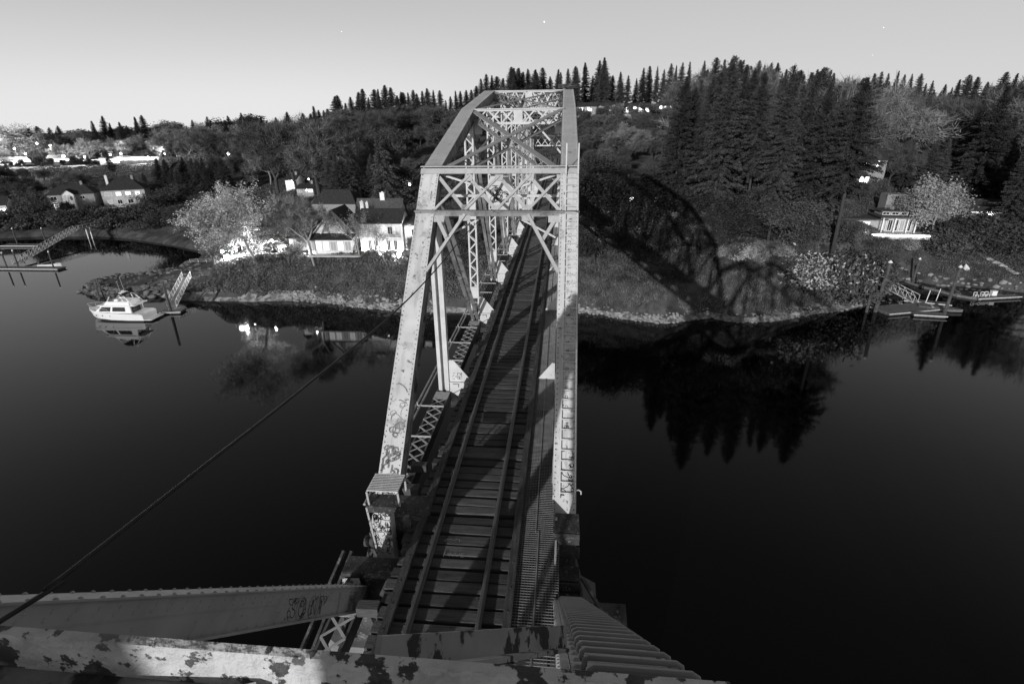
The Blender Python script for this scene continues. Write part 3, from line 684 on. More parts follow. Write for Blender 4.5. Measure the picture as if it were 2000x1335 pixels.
# graffiti on the girder web
gx0 = XL + .3085
def webm(lines, t, dz, sc, w, m): strokes(lines, Vector((gx0, 9.9, ZL)) + ESN * t - EUPN * dz, -ESN, EUPN, sc, w, .003).build('graffiti', m, near)
webm(scribble(random.Random(31), 24, 1.9, .34), 4.7, .5, 1.0, 0.011, M_SPRAYK)
webm(word('SOWNA', 1.1), 4.5, .47, .27, 0.014, M_SPRAYK)
webm([arc(.3, .15, .2, .2, 0, 340, 14), arc(.8, .15, .15, .2, 40, 300, 14), [(1.0, 0), (1.1, .34), (1.2, 0), (1.3, .34)]], 4.4, .48, 1.0, .02, M_SPRAYG)
webm(scribble(random.Random(8), 30, .5, .4), 1.6, .52, 1.0, .014, M_SPRAYG)
webm([[(0, 0), (.0, .36)]], 2.2, .5, 1.0, .06, M_SPRAYG)

# ---- track
trk = empty('railway_track', (-2.33, 0, 22.93), 'single railway track on dark timber ties running through the truss', 'railway track')
Y0T, Y1T = -12.0, 185.0
for X in (-3.085, -1.575):
    b = MB(); prof = [(-.07, 22.93), (.07, 22.93), (.07, 22.945), (.012, 22.965), (.012, 23.055), (.036, 23.065), (.036, 23.095), (.028, 23.103), (-.028, 23.103), (-.036, 23.095), (-.036, 23.065), (-.012, 23.055), (-.012, 22.965), (-.07, 22.945)]
    b.prism([(X + a, Y0T, z) for a, z in prof], [(X + a, Y1T, z) for a, z in prof]); b.build('rail', M_RAIL, trk)
rgt = random.Random(2); tie_me = None; rest = MB(); y = Y0T; k = 0
ties = []
while y < Y1T: ties.append(y); y += 0.385
for y in ties:
    j = rgt.uniform(-.04, .04); x0 = -3.92 + rgt.uniform(-.06, .06); x1 = -.74 + rgt.uniform(-.03, .03); w_ = .285 + rgt.uniform(-.02, .03); dz = rgt.uniform(-.02, .0)
    long_ = int(round((y - Y0T) / .385)) in ()
    if long_: x0 = -4.55
    b = rest if not (6.0 < y < 44.0) else MB()
    sk = rgt.uniform(-.02, .02)
    b.box(((x0 + x1) / 2, y + j, 22.80 + dz), (x1 - x0, w_, .25), rz=sk)
    if b is not rest:
        for X in (-3.085, -1.575):
            b.box((X, y + j, 22.927 + dz), (.26, .18, .012))
            for sx in (-.1, .1): b.box((X + sx, y + j + .04, 22.945), (.025, .025, .03))
        b.build('tie', M_TIE, trk, bevel=.006)
o = rest.build('tie', M_TIE, trk); o['kind'] = 'stuff'
for X, wd in ((-3.57, .2), (-.955, .19)):
    b = MB(); y = Y0T
    while y < 112:
        l = 5.4; b.box((X + rgt.uniform(-.008, .008), y + l / 2, 23.005), (wd, l - .012, .15)); 
        for q_ in range(8): b.box((X, y + .3 + q_ * .66, 23.086), (.05, .05, .014))
        y += l
    b.build('guard_timber', M_GUARD, trk, bevel=.008)
strokes(word('PIJJE'), (-2.75, 10.10, 22.932), (1, 0, 0), (0, 1, 0), .13, .018, .008).build('graffiti', M_TIEPAINT, trk)
strokes(word('R55-51'), (-2.85, 10.62, 22.932), (1, 0, 0), (0, 1, 0), .09, .014, .008).build('graffiti', M_TIEPAINT, trk)
for nm, px_, py_, lab in (('timber_block', -4.35, 13.9, 'short pale timber block outside the track, upper of two by the left end post'), ('timber_block', -4.30, 12.75, 'short pale timber block outside the track, lower of two by the left end post'), ('timber_block', -4.15, 8.5, 'stub of pale timber jutting out by the near girder end')):
    b = MB(); b.box((px_, py_, 22.84), (.5, .26, .26), rz=.03); o = b.build(nm, mat('pale_timber', .085, .9, .3, 3, mapscale=(1, 8, 8), bump=.4), None, loc=(px_, py_, 22.7), bevel=.012); tag(o, lab, 'timber block', 'timber blocks beside the track')

# ---- walkway
wk = empty('grating_walkway', (-.45, 10, 22.95), 'steel grating walkway along the right side of the track', 'walkway')
y = 5.0
while y < 101:
    b = MB(); L = 3.04; wide = y + L < 12.2; x0, x1 = -.86, (.16 if wide else .0); st = .075 if y < 24 else (.1 if y < 40 else .15)
    n = int(L / st)
    for k in range(n): b.box(((x0 + x1) / 2, y + (k + .5) * L / n, 22.985), (x1 - x0, .009, .02))
    m_ = int(round((x1 - x0) / .075)) if y < 24 else 6
    for k in range(m_ + 1): b.box((x0 + (x1 - x0) * k / m_, y + L / 2, 22.975), (.007, L - .02, .03))
    b.box(((x0 + x1) / 2 - .03, y + L / 2, 22.985), (.03, L - .01, .05))
    b.build('grating_panel', M_GRATE, wk); y += L
b = MB()
for x in (-.84, -.03): b.bar((x, -5, 22.86), (x, 101, 22.86), .06, .12)
b.build('bearer', M_RUST, wk)

# ---- pier, shoes and platforms between the spans
pr = empty('bridge_pier', (-2.33, 10.7, -1), 'dark concrete river pier under the joint of the two spans', 'pier')
b = MB()
ring = lambda z, k: [(-2.33 + dx * k, 10.7 + dy * k, z) for dx, dy in ((-3.4, -1.1), (-3.0, -1.35), (3.0, -1.35), (3.4, -1.1), (3.4, 1.1), (3.0, 1.35), (-3.0, 1.35), (-3.4, 1.1))]
b.loft([ring(-2, 1.18), ring(20.0, 1.0)]); b.build('shaft', M_CONC, pr)
b = MB(); b.loft([ring(20.0, 1.06), ring(20.5, 1.06)]); b.build('cap', M_CONC, pr)
for X in (XL, XR):
    for y in (9.9, 11.5):
        b = MB(); b.loft([[(X + a * .6, y + c * .45, 20.5) for a, c in ((-1, -1), (1, -1), (1, 1), (-1, 1))], [(X + a * .32, y + c * .2, 21.85) for a, c in ((-1, -1), (1, -1), (1, 1), (-1, 1))]])
        b.tube([(X - .45, y, 21.95), (X + .45, y, 21.95)], .16, 12); b.build('bearing_shoe', M_RUST, pr)
pl = empty('end_platform', (-4.6, 10.9, 21.0), 'graffitied stub post with a small bright grating beside the left end post', 'platform')
b = MB(); b.box((-4.57, 11.05, 22.62), (.46, .34, 2.3)); b.build('stub_post', M_POST, pl)
strokes(scribble(random.Random(14), 60, .44, 1.5), (-4.79, 10.88, 22.15), (1, 0, 0), (0, 0, 1), 1.0, .018).build('graffiti', M_SPRAYK, pl)
strokes(scribble(random.Random(15), 16, .44, .8), (-4.79, 10.88, 21.9), (1, 0, 0), (0, 0, 1), 1.0, .02, .007).build('graffiti', M_SPRAYW, pl)
b = MB(); b.box((-4.05, 11.0, 23.82), (1.7, .5, .05)); b.box((-4.05, 10.76, 23.74), (1.7, .03, .2)); b.build('cross_beam', M_RUST2, pl)
b = MB()
for k in range(11): b.box((-4.40, 10.74 + k * .068, 24.36), (.82, .03, .03))
for k in range(6): b.box((-4.80 + k * .16, 11.08, 24.345), (.02, .72, .03))
b.build('grating_panel', M_GRATEW, pl)
b = MB()
for x in (-4.82, -4.0): b.bar((x, 10.74, 24.3), (x, 10.80, 23.85), .05, .03, (0, 1, 0)); b.bar((x, 11.4, 24.3), (x, 11.4, 23.85), .05, .03, (0, 1, 0))
b.bar((-4.88, 10.74, 23.8), (-4.80, 10.86, 22.2), .05, .03, (0, 1, 0)); b.build('bracket', M_LACE, pl)
b = MB(); b.box((-3.95, 11.1, 22.7), (.22, .1, 2.1)); b.box((-3.7, 11.2, 22.7), (.12, .1, 2.1)); b.bar((-4.1, 10.85, 23.55), (-3.5, 10.9, 23.4), .06, .14); b.build('strut', M_RUST, pl)
jb = empty('joint_frame', (-4.7, 9.8, 21), 'dark rusty plates and beams at the joint left of the track', 'steel frame')
b = MB(); b.box((-4.45, 10.15, 22.42), (1.9, .55, .04)); b.box((-4.45, 9.86, 22.2), (1.9, .04, .46)); b.build('cross_beam', M_RUST2, jb)
b = MB()
for x0_, x1_ in ((-5.62, -6.05), (-5.40, -5.75), (-4.85, -5.05)): b.bar((x0_, 10.6, 22.4), (x1_, 7.6, 21.1), .07, .12)
b.build('brace', M_RUST, jb)
b = MB(); tri = [(-5.35, 9.75, 22.34), (-4.92, 9.8, 22.34), (-4.78, 9.62, 22.2), (-5.0, 9.0, 21.75), (-5.05, 8.95, 21.72)]
b.prism([Vector(p) for p in tri], [Vector(p) + Vector((0, .01, -.03)) for p in tri]); b.build('gusset_plate', M_PEEL, jb)
strokes(scribble(random.Random(44), 20, 1.2, .3), (-4.6, 9.84, 22.05), (1, 0, 0), (0, 0, 1), 1.0, .014).build('graffiti', M_SPRAYG, jb)
# riveted end panel low on the near side
ebx = empty('riveted_plate', (-4.3, 7.9, 21), 'dark riveted plate with a light top edge beside the tie ends', 'steel panel')
b = MB(); b.poly([(-4.72, 7.75, 22.25), (-4.20, 7.75, 22.25), (-4.26, 7.15, 21.9), (-4.84, 7.15, 21.9)]); b.bar((-4.72, 7.76, 22.27), (-4.18, 7.76, 22.27), .05, .05)
for k in range(7): b.dome((-4.235 - .008 * k, 7.68 - .08 * k, 22.21 - .046 * k), (0, -.5, .86), .018, 6); b.dome((-4.40 - .01 * k, 7.68 - .08 * k, 22.21 - .046 * k), (0, -.5, .86), .014, 6)
b.build('panel', M_RUST, ebx)
b = MB(); b.bar((-4.75, 7.05, 21.85), (-4.45, 6.4, 21.6), .06, .02); b.bar((-4.3, 7.05, 21.85), (-4.65, 6.5, 21.6), .06, .02); b.build('brace', M_GIRD, ebx)
b = MB(); b.prism([(-5.05, 7.7, 22.0), (-4.8, 7.7, 22.05), (-4.95, 6.9, 21.5), (-5.3, 6.9, 21.4)], [(-5.05, 7.7, 21.95), (-4.8, 7.7, 22.0), (-4.95, 6.9, 21.45), (-5.3, 6.9, 21.35)]); b.build('chute_plate', M_PEEL, ebx)
# right-hand counterpart
prx = empty('joint_frame', (.35, 10.5, 21), 'dark scrawled box post and beams at the joint right of the walkway', 'steel frame')
b = MB(); b.box((.36, 11.1, 22.4), (.5, .34, 2.0)); b.box((.36, 10.95, 23.45), (.62, .7, .05)); b.box((.36, 10.55, 23.3), (.62, .03, .34)); b.box((.36, 10.3, 22.4), (.66, .5, .05)); b.box((.36, 9.95, 22.3), (.7, .05, .3)); b.box((.36, 9.7, 21.7), (.66, .05, 1.0)); b.build('box_post', M_RUST2, prx)
strokes(word('LOVE'), (.16, 10.92, 22.75), (1, 0, 0), (0, 0, 1), .12, .014).build('graffiti', M_SPRAYG, prx)
strokes(word('NOZAS'), (.1, 9.92, 22.24), (1, 0, 0), (0, 0, 1), .12, .018).build('graffiti', M_SPRAYG, prx)
strokes(scribble(random.Random(52), 14, .5, .7), (.1, 9.67, 21.35), (1, 0, 0), (0, 0, 1), 1, .014).build('graffiti', M_SPRAYG, prx)
b = MB(); b.bar((.08, 11.1, 23.5), (.07, 10.0, 23.0), .05, .03, (0, 0, 1)); b.build('hand_bar', M_LACE, prx)
b = MB(); b.tube([(.62, 12.0, 23.7), (.68, 11.98, 23.72), (.74, 11.95, 23.7), (.74, 11.93, 23.62)], .02, 6); b.build('hook', M_GRATEW, prx)
b = MB(); b.poly([(.8, 10.2, 21.6), (1.9, 10.2, 21.6), (2.0, 9.5, 20.6), (.8, 9.5, 20.6)]); b.bar((.75, 10.1, 22.5), (2.1, 8.9, 20.9), .08, .08); b.bar((.72, 10.1, 22.3), (.74, 9.4, 21.2), .04, .04); b.build('side_plate', M_RUST, prx)
b = MB(); hp = [(1.95, 8.95, 21.1), (2.5, 8.6, 20.8), (2.55, 8.2, 20.3), (2.15, 8.1, 20.2), (1.95, 8.5, 20.6)]; b.poly(hp); b.build('board', M_CHORD, prx)
strokes(scribble(random.Random(61), 12, .5, .5), (2.0, 8.35, 20.5), (1, -.3, -.1), (0, .62, .78), 1, .05).build('graffiti', M_SPRAYG, prx)

# ---- cable, nest
b = MB(); cp = [(-4.62, -9, 32.2), (-4.4, -3, 30.9)] + [tuple(CAM + ray(*q_) * (X_ / ray(*q_)[0])) for q_, X_ in (((0, 1212), -4.1), ((90, 1150), -4.1), ((250, 1026), -4.14), ((400, 908), -4.18), ((600, 751), -4.22), ((770, 610), -4.3), ((850, 528), -4.36), ((900, 468), -4.5), ((936, 430), -4.72))]
def smooth_pts(P, n=6):
    out = []
    for i in range(len(P) - 1):
        p0, p1, p2, p3 = [Vector(P[max(0, min(len(P) - 1, j))]) for j in (i - 1, i, i + 1, i + 2)]
        for k in range(n):
            t = k / n; out.append(0.5 * ((2 * p1) + (p2 - p0) * t + (2 * p0 - 5 * p1 + 4 * p2 - p3) * t * t + (3 * p1 - p0 - 3 * p2 + p3) * t ** 3))
    return out + [Vector(P[-1])]
b.tube(smooth_pts(cp), .022, 6); o = b.build('cable', M_SPRAYK, None, loc=(-5, 3, 28.9), smooth=True); tag(o, 'thin black cable sagging from the near girder to the left truss', 'cable')
b = MB(); rn = random.Random(6)
for _ in range(260):
    a = rn.uniform(0, 6.28); r = rn.uniform(.1, .62); c_ = Vector((XR + .05 + r * math.cos(a), YF(3) + 1.6 + r * math.sin(a), 35.36 + rn.uniform(0, .22)))
    d = Vector((math.cos(a + 1.57 + rn.uniform(-.6, .6)), math.sin(a + 1.57 + rn.uniform(-.6, .6)), rn.uniform(-.15, .15))) * rn.uniform(.15, .4)
    b.bar(c_ - d, c_ + d, .022, .022)
o = b.build('bird_nest', M_TWIG, None, loc=(XR, YF(3) + 1.6, 35.3)); tag(o, 'untidy nest of dry twigs on top of the right top chord', 'nest')
# approach beyond the far end
ap = empty('approach_trestle', (-2.33, 103, 5), 'dark approach trestle carrying the track into the trees', 'trestle')
b = MB()
for X in (-3.3, -1.4): b.bar((X, 102.9, 22.0), (X, 186, 22.0), .4, 1.2)
b.build('girder', M_RUST, ap)
for y in (104.2, 120, 136, 152):
    b = MB(); zb = gz(-2.33, y) - .5
    for sx in (-1, 1): b.bar((-2.33 + sx * 1.2, y, 21.4), (-2.33 + sx * 2.2, y, zb), .5, .5, (0, 1, 0))
    b.box((-2.33, y, 21.25), (4.4, .6, .5)); b.build('bent', M_CONC, ap)
# ------------------------------------------------------------------ buildings, docks, boats
M_STUCCO = mat('pale_stucco', 0.62, 0.85, 0.12, 1.5, bump=.05, streak=((3, 3, .4), .5, .8, .4, .4))
M_WHITE = mat('white_siding', 0.72, 0.7, 0.06, 3.0)
M_TRIM = mat('white_trim', 0.75, 0.6, 0.05, 3.0)
M_BRICKY = mat('grey_brick', 0.26, 0.9, 0.3, 4.0, bump=.1)
M_ROOF = mat('dark_shingles', 0.035, 0.9, 0.35, 2.0, bump=.3, bscale=10)
M_ROOFG = mat('grey_shingles', 0.07, 0.9, 0.3, 2.0, bump=.3, bscale=10)
M_DGLASS = mat('dark_glass', 0.02, 0.15, 0.2, 2.0, spec=0.6)
M_LIT = emis('lit_window', 1.6)
M_LITDIM = emis('dim_lit_window', 0.45)
M_LITHOT = emis('bright_lit_window', 6.0)
M_LAMP = emis('lamp_glow', 30.0)
M_WOODD = mat('dark_pile_wood', 0.07, 0.85, 0.4, 2.0, bump=.2)
M_DOCK = mat('dock_planks', 0.16, 0.85, 0.3, 3.0, streak=((2, 14, 2), .45, .7, .08, .7))
M_ALU = mat('gangway_aluminium', 0.55, 0.45, 0.1, 3.0)
M_GEL = mat('white_gelcoat', 0.74, 0.3, 0.03, 2.0, spec=.5)
M_COVE = mat('darker_stucco', .36, .9, .2, 1.5)  # darker grey than the pale stucco, for a cove house
M_LAWN = mat('mown_lawn', 0.05, .95, .3, 1.0, bump=.3, bscale=8)
M_STREET = mat('worn_street', .16, .9, .4, .3)
M_PAVE = mat('pale_paving', .42, .9, .2, 2.0)

def window(par, c, w, h, face, lit, frame=M_TRIM, sash=1):
    """window on a wall: c = centre on the wall in house coordinates; face = outward direction (2D unit)"""
    n = Vector((face[0], face[1], 0)); t = Vector((-face[1], face[0], 0)); c = Vector(c)
    b = MB(); fw = .09
    for s in (-1, 1): b.box(c + t * s * (w / 2) + n * .03, (fw, .1, h + fw), ax=(t, n, (0, 0, 1)))
    for s in (-1, 1): b.box(c + Vector((0, 0, s * h / 2)) + n * .035, (w, .1, fw), ax=(t, n, (0, 0, 1)))
    for k in range(sash): b.box(c + t * (w * ((k + 1) / (sash + 1) - .5)) + n * .03, (.05, .06, h - fw), ax=(t, n, (0, 0, 1)))
    f = b.build('window', frame, par); f['_o'] = par['_o']
    b = MB(); b.box(c + n * .012, (w - .02, .02, h - .02), ax=(t, n, (0, 0, 1))); b.build('pane', lit, f)
    return f
def gable(par, x0, x1, y0, y1, z0, z1, rh, axis='x', wm=M_STUCCO, rm=M_ROOF, ov=.35, hip=0.0, wname='wall', closed=True):
    """walls plus a pitched roof; axis = ridge direction; hip = how far the ridge ends are drawn in"""
    b = MB(); xm, ym = (x0 + x1) / 2, (y0 + y1) / 2
    if axis == 'x':
        b.prism([(x0, y0, z0), (x1, y0, z0), (x1, y1, z0), (x0, y1, z0)], [(x0, y0, z1), (x1, y0, z1), (x1, y1, z1), (x0, y1, z1)], caps=False)
        if hip == 0:
            for x in (x0, x1): b.poly([(x, y0, z1), (x, y1, z1), (x, ym, z1 + rh)])
    else:
        b.prism([(x0, y0, z0), (x1, y0, z0), (x1, y1, z0), (x0, y1, z0)], [(x0, y0, z1), (x1, y0, z1), (x1, y1, z1), (x0, y1, z1)], caps=False)
        if hip == 0:
            for y in (y0, y1): b.poly([(x0, y, z1), (x1, y, z1), (xm, y, z1 + rh)])
    wl = b.build(wname, wm, par)
    b = MB(); e = ov; th = .16
    if axis == 'x':
        sl = rh / ((y1 - y0) / 2); dz = e * sl
        R0, R1 = (x0 - e + hip, ym, z1 + rh + .06), (x1 + e - hip, ym, z1 + rh + .06)
        A, B_, C, D = (x0 - e, y0 - e, z1 - dz + .06), (x1 + e, y0 - e, z1 - dz + .06), (x1 + e, y1 + e, z1 - dz + .06), (x0 - e, y1 + e, z1 - dz + .06)
        polys = [[A, B_, R1, R0], [C, D, R0, R1]] + ([[B_, C, R1], [D, A, R0]] if hip else [])
    else:
        sl = rh / ((x1 - x0) / 2); dz = e * sl
        R0, R1 = (xm, y0 - e + hip, z1 + rh + .06), (xm, y1 + e - hip, z1 + rh + .06)
        A, B_, C, D = (x0 - e, y0 - e, z1 - dz + .06), (x1 + e, y0 - e, z1 - dz + .06), (x1 + e, y1 + e, z1 - dz + .06), (x0 - e, y1 + e, z1 - dz + .06)
        polys = [[D, A, R0, R1], [B_, C, R1, R0]] + ([[A, B_, R0], [C, D, R1]] if hip else [])
    for p in polys:
        q = [Vector(v) for v in p]; nn = (q[1] - q[0]).cross(q[2] - q[0]).normalized()
        if nn.z < 0: q = q[::-1]; nn = -nn
        b.prism([v - Vector((0, 0, th)) for v in q], q)
    rf = b.build('roof', rm, par)
    return wl, rf
def chimney(par, x, y, z0, z1, s=.8, m=M_BRICKY):
    b = MB(); b.box((x, y, (z0 + z1) / 2), (s, s, z1 - z0)); b.box((x, y, z1 - .05), (s + .16, s + .16, .12)); b.box((x, y, z1 + .12), (s * .4, s * .4, .3)); return b.build('chimney', m, par)
LAMPN = [0]
def lamp(x, y, z0, h, watts, label, r=.22, glow=None, post=True, back=0):
    o = empty('lamp_post', (x, y, z0), label, 'lamp', None)
    if post:
        b = MB(); b.tube([(x, y, z0 - .3), (x, y, z0 + h - r * .6)], .05, 6); b.build('post', M_WOODD, o)
    bm = bmesh.new(); bmesh.ops.create_icosphere(bm, subdivisions=2, radius=r); b = MB()
    b.v = [(v.co.x + x, v.co.y + y, v.co.z + z0 + h) for v in bm.verts]; b.f = [tuple(v.index for v in f.verts) for f in bm.faces]; bm.free()
    b.build('globe', glow or M_LAMP, o, smooth=True)
    lamp_light('lamp_light', (x, y - r - .12 if not back else y + r + back, z0 + h + (.1 if not back else .8)), watts, .1, o)
    return o
def spot_fixture(par, x, y, z, watts):
    b = MB(); b.box((x, y, z - .1), (.25, .2, .2)); b.build('floodlight', M_WOODD, par); lamp_light('flood_light', (x, y, z + .08), watts, .1, par)

# ---- mansion on the point
mh = empty('mansion', (-40.2, 108.0, 8.5), 'floodlit pale mansion with steep dark roof, twin chimneys and glazed bay, on the lawn above the hedge', 'house', local=True, rz=R_(2))
mh.scale = (.925,) * 3; mh['label'] = 'floodlit pale mansion with steep dark roof above the hedge bank left of the bridge'
# main block (house frame: x right, y away)
gable(mh, -2.0, 7.6, 0.0, 8.2, -.3, 6.7, 2.5, 'x')
for x, lt in ((.2, M_DGLASS), (1.5, M_DGLASS), (4.5, M_DGLASS), (6.1, M_DGLASS)): window(mh, (x, -.001, 1.55), .8, 2.2, (0, -1), lt, M_TRIM, 1)
for x, lt in ((-.9, M_LITDIM), (1.6, M_LITDIM), (5.1, M_DGLASS)): window(mh, (x, -.001, 4.9), 1.1, 1.7, (0, -1), lt, M_TRIM, 1)
b = MB()
for x in (4.1, 6.1): b.box((x, -.04, 4.9), (.5, .06, 1.8))
b.build('shutter', M_TRIM, mh)
b = MB(); b.box((2.5, -.14, 3.35), (10.2, .24, .14)); b.box((2.8, -.12, 6.55), (9.8, .18, .16)); b.build('cornice', M_TRIM, mh)
b = MB()
for x in (.85, 5.3): b.box((x, -.7, -.02), (2.2, 1.3, .25)); b.box((x, -1.1, -.15), (2.6, 1.4, .2))
b.build('steps', M_PAVE, mh)
# right service wing, bright
gable(mh, 7.9, 12.5, 1.5, 9, -.3, 6.0, 1.2, 'x', M_WHITE, M_ROOF)
window(mh, (10.2, 1.499, 4.2), 1.2, 1.4, (0, -1), M_DGLASS); window(mh, (10.4, 1.499, 1.5), 1.0, 1.6, (0, -1), M_DGLASS)
# gabled middle block with half-timbered front
gable(mh, -12.8, -4.0, 1.2, 10, -.3, 4.6, 4.7, 'y', M_STUCCO, M_ROOF, ov=.3)
b = MB()
for a, d in (((-8.4, 9.3), (-13.2, 4.1)), ((-8.4, 9.3), (-3.6, 4.1)), ((-8.4, 9.3), (-11.4, 3.9)), ((-8.4, 9.3), (-5.4, 3.9))):
    b.bar((a[0], .86, a[1]), (d[0], .78, d[1]), .16, .3, (0, -1, 0))
b.build('barge_board', M_TRIM, mh)
window(mh, (-8.3, 1.199, 7.6), .8, 1.0, (0, -1), M_DGLASS); window(mh, (-8.4, 1.199, 4.9), 2.0, 1.8, (0, -1), M_LITDIM, M_TRIM, 2)
window(mh, (-5.0, 1.199, 4.6), .9, 1.2, (0, -1), M_DGLASS)
# glazed garden room along the front
b = MB(); b.prism([(-14, -2.2, 3.1), (-3.2, -2.2, 3.1), (-3.2, 1.0, 3.9), (-14, 1.0, 3.9)], [(-14, -2.2, 3.3), (-3.2, -2.2, 3.3), (-3.2, 1.0, 4.1), (-14, 1.0, 4.1)]); b.build('lean_to_roof', M_ROOF, mh)
b = MB(); b.box((-8.6, -1.7, .2), (10.2, .2, .8)); b.box((-8.6, -1.7, 2.95), (10.2, .2, .3)); b.box((-13.6, -.2, 1.4), (.2, 3, 3.2))
for k in range(7): b.box((-13.6 + k * 1.68, -1.68, 1.6), (.18, .22, 3.0))
b.build('garden_room_wall', M_STUCCO, mh)
for k in range(6): window(mh, (-12.76 + k * 1.68, -1.78, 1.75), 1.3, 2.1, (0, -1), M_LIT if k in (1, 2, 4) else M_LITDIM, M_TRIM, 1)
# left low wing
gable(mh, -19.5, -13, 1.5, 8.5, -.3, 3.2, 3.4, 'x', M_STUCCO, M_ROOF)
for x in (-18, -16, -14.4): window(mh, (x, 1.499, 1.5), 1.1, 1.7, (0, -1), M_LITDIM)
chimney(mh, -2.5, 5.5, 6, 10.6, .8, M_STUCCO); chimney(mh, -1.4, 5.8, 6, 10.4, .6, M_STUCCO)
b = MB(); b.box((-4.2, -3.0, -.16), (18, 2.2, .25)); b.build('terrace', M_PAVE, mh)
for x, y, wt in ((-2.2, -1.4, 700), (-.9, -1.2, 420), (2.9, -1.2, 600), (7.2, -1.3, 350), (10.5, .3, 600), (-14.2, -2.9, 420), (12.4, 0.6, 300)): spot_fixture(mh, x, y, .25, wt)
lamp_light('wall_light', (9.2, .8, 6.2), 160, .1, mh)
# ---- annex behind
hx_ = aty(772, 405, 137)
ridge_ = aty(745, 388, 130)[2]; an = empty('gabled_house', (-44.9, 126.5, ridge_ - 9.3), 'white gabled house with three dormers on its dark roof behind the mansion', 'house', local=True); an.scale = (.925,) * 3
gable(an, -5.5, 6.5, 0, 8, -.5, 5.2, 4.9, 'x', M_WHITE, M_ROOFG)
window(an, (-5.501, 4, 7.0), .7, .9, (-1, 0), M_DGLASS)
for x in (-2.4, .6, 3.6):
    b = MB(); b.box((x, 1.0, 6.3), (1.1, 1.4, 1.2)); b.prism([(x - .7, .2, 6.9), (x + .7, .2, 6.9), (x, .2, 7.6)], [(x - .7, 2.6, 6.9), (x + .7, 2.6, 6.9), (x, 2.6, 7.6)]); dm = b.build('dormer', M_ROOFG, an); dm['_o'] = (0, 0, 0)
    b = MB(); b.box((x, .285, 6.3), (.7, .03, .8)); b.build('pane', M_DGLASS, dm)
chimney(an, 1.2, 4.2, 9, 11.6, 1.2, M_WHITE); lamp_light('wall_light', (-7.2, 3.0, 4.6), 160, .1, an); lamp_light('wall_light', (5.2, -1.2, 3.2), 160, .1, an)
b = MB(); b.box((5.2, -.3, 3.3), (.2, .3, .3)); b.box((-5.7, 3.0, 4.6), (.3, .2, .3)); b.build('wall_lantern', M_LAMP, an)
def simple_house(x, y, z, w, d, h, rh, label, rz=0, axis='x', hip=0., wm=M_STUCCO, rm=M_ROOF, wins=(), group=None, chim=True, light=0, cat='house', name='house'):
    o = empty(name, (x, y, z), label, cat, group, local=True, rz=rz)
    assert len(label.split()) <= 16, label
    gable(o, -w / 2, w / 2, 0, d, -1.5, h, rh, axis, wm, rm, hip=hip)
    for (u, v, ww, wh, lit) in wins: window(o, (u, -.001, v), ww, wh, (0, -1), lit)
    if chim: chimney(o, w * .22, d * .5, h, h + rh + 1.0)
    if light:
        lamp_light('porch_light', (w * .1, -1.6, h * .7), light, .1, o); b = MB(); b.box((w * .1, -.15, h * .72), (.25, .3, .3)); b.build('porch_lamp', M_LAMP, o)
    return o
S2 = [(-3.2, 1.6, 1.2, 1.5, M_LITDIM), (-.9, 1.6, 1.2, 1.5, M_DGLASS), (1.4, 1.6, 1.5, 1.6, M_LIT), (-3.0, 4.4, 1.4, 1.3, M_DGLASS), (-.8, 4.4, 1.2, 1.3, M_LITDIM), (1.6, 4.4, 1.3, 1.3, M_DGLASS)]
p = aty(650, 392, 150); simple_house(p[0], 150, gz(p[0], 150), 13, 8, 4.0, 3.2, 'dark hip roofed building behind the mansion gable', hip=3, chim=False, wm=M_BRICKY)
p = aty(540, 397, 172); simple_house(p[0], 172, gz(p[0], 172), 13, 8, 2.6, 2.2, 'low house with wide dark eaves behind the bare riverside tree', hip=2.5, wins=[(-3, 1.6, 1.4, 1.2, M_DGLASS), (2, 1.6, 1.2, 1.2, M_LITDIM)], wm=M_BRICKY, chim=False)
# ---- the two riverside houses of the far cove
p = hit(150, 412)
o = simple_house(-189, 194, 4.6, 15, 9, 6.0, 3.0, 'hip roofed house with a projecting pale bay, left of the pair across the cove', rz=R_(28), hip=4, wm=M_BRICKY, wins=[(-5.5, 4.4, 2, 1.4, M_DGLASS), (-5.2, 1.6, 2.2, 1.4, M_LITDIM), (3.6, 4.4, 1.6, 1.2, M_DGLASS)])
gable(o, -2.4, 1.4, -1.6, 2, -1, 6.0, 1.6, 'y', M_WHITE, M_ROOF)
for z_ in (1.6, 4.4): window(o, (-1.2, -1.601, z_), 1.0, 1.5, (0, -1), M_LIT if z_ < 2 else M_LITDIM); window(o, (.5, -1.601, z_), .8, 1.5, (0, -1), M_DGLASS)
b = MB(); b.box((-4.6, -1.0, 3.0), (4.6, 2.0, .22))
for k in range(4): b.box((-6.6 + k * 1.3, -1.9, 1.4), (.16, .16, 3.0))
b.build('porch', M_TRIM, o); lamp_light('porch_light', (-1.0, -3.6, 2.6), 90, .1, o); lamp_light('porch_light', (-5, -2.6, 2.0), 60, .1, o)
o = simple_house(-172, 200, 5.2, 14.5, 10, 6.4, 3.6, 'tall hip roofed house with white window bays, right one of the pair across the cove', rz=R_(28), hip=5, wm=M_COVE, wins=[(-5, 1.7, 1.8, 1.6, M_LITDIM), (-5, 4.7, 2.4, 1.4, M_LITDIM), (-1.8, 1.7, 1.6, 1.6, M_DGLASS), (-1.6, 4.7, 1.8, 1.4, M_LIT), (1.6, 4.7, 1.8, 1.4, M_LIT), (1.8, 1.7, 1.8, 1.5, M_DGLASS), (4.8, 4.7, 1.6, 1.4, M_LIT)])
chimney(o, -5.2, 4, 7.5, 11.4, .8, M_WHITE)
b = MB(); b.box((-3, -3.2, .1), (11, 3.0, .3)); b.build('terrace', M_PAVE, o); lamp_light('porch_light', (-2.5, -3.5, 3.2), 130, .1, o); lamp_light('porch_light', (4.0, -3.5, 3.4), 110, .1, o)
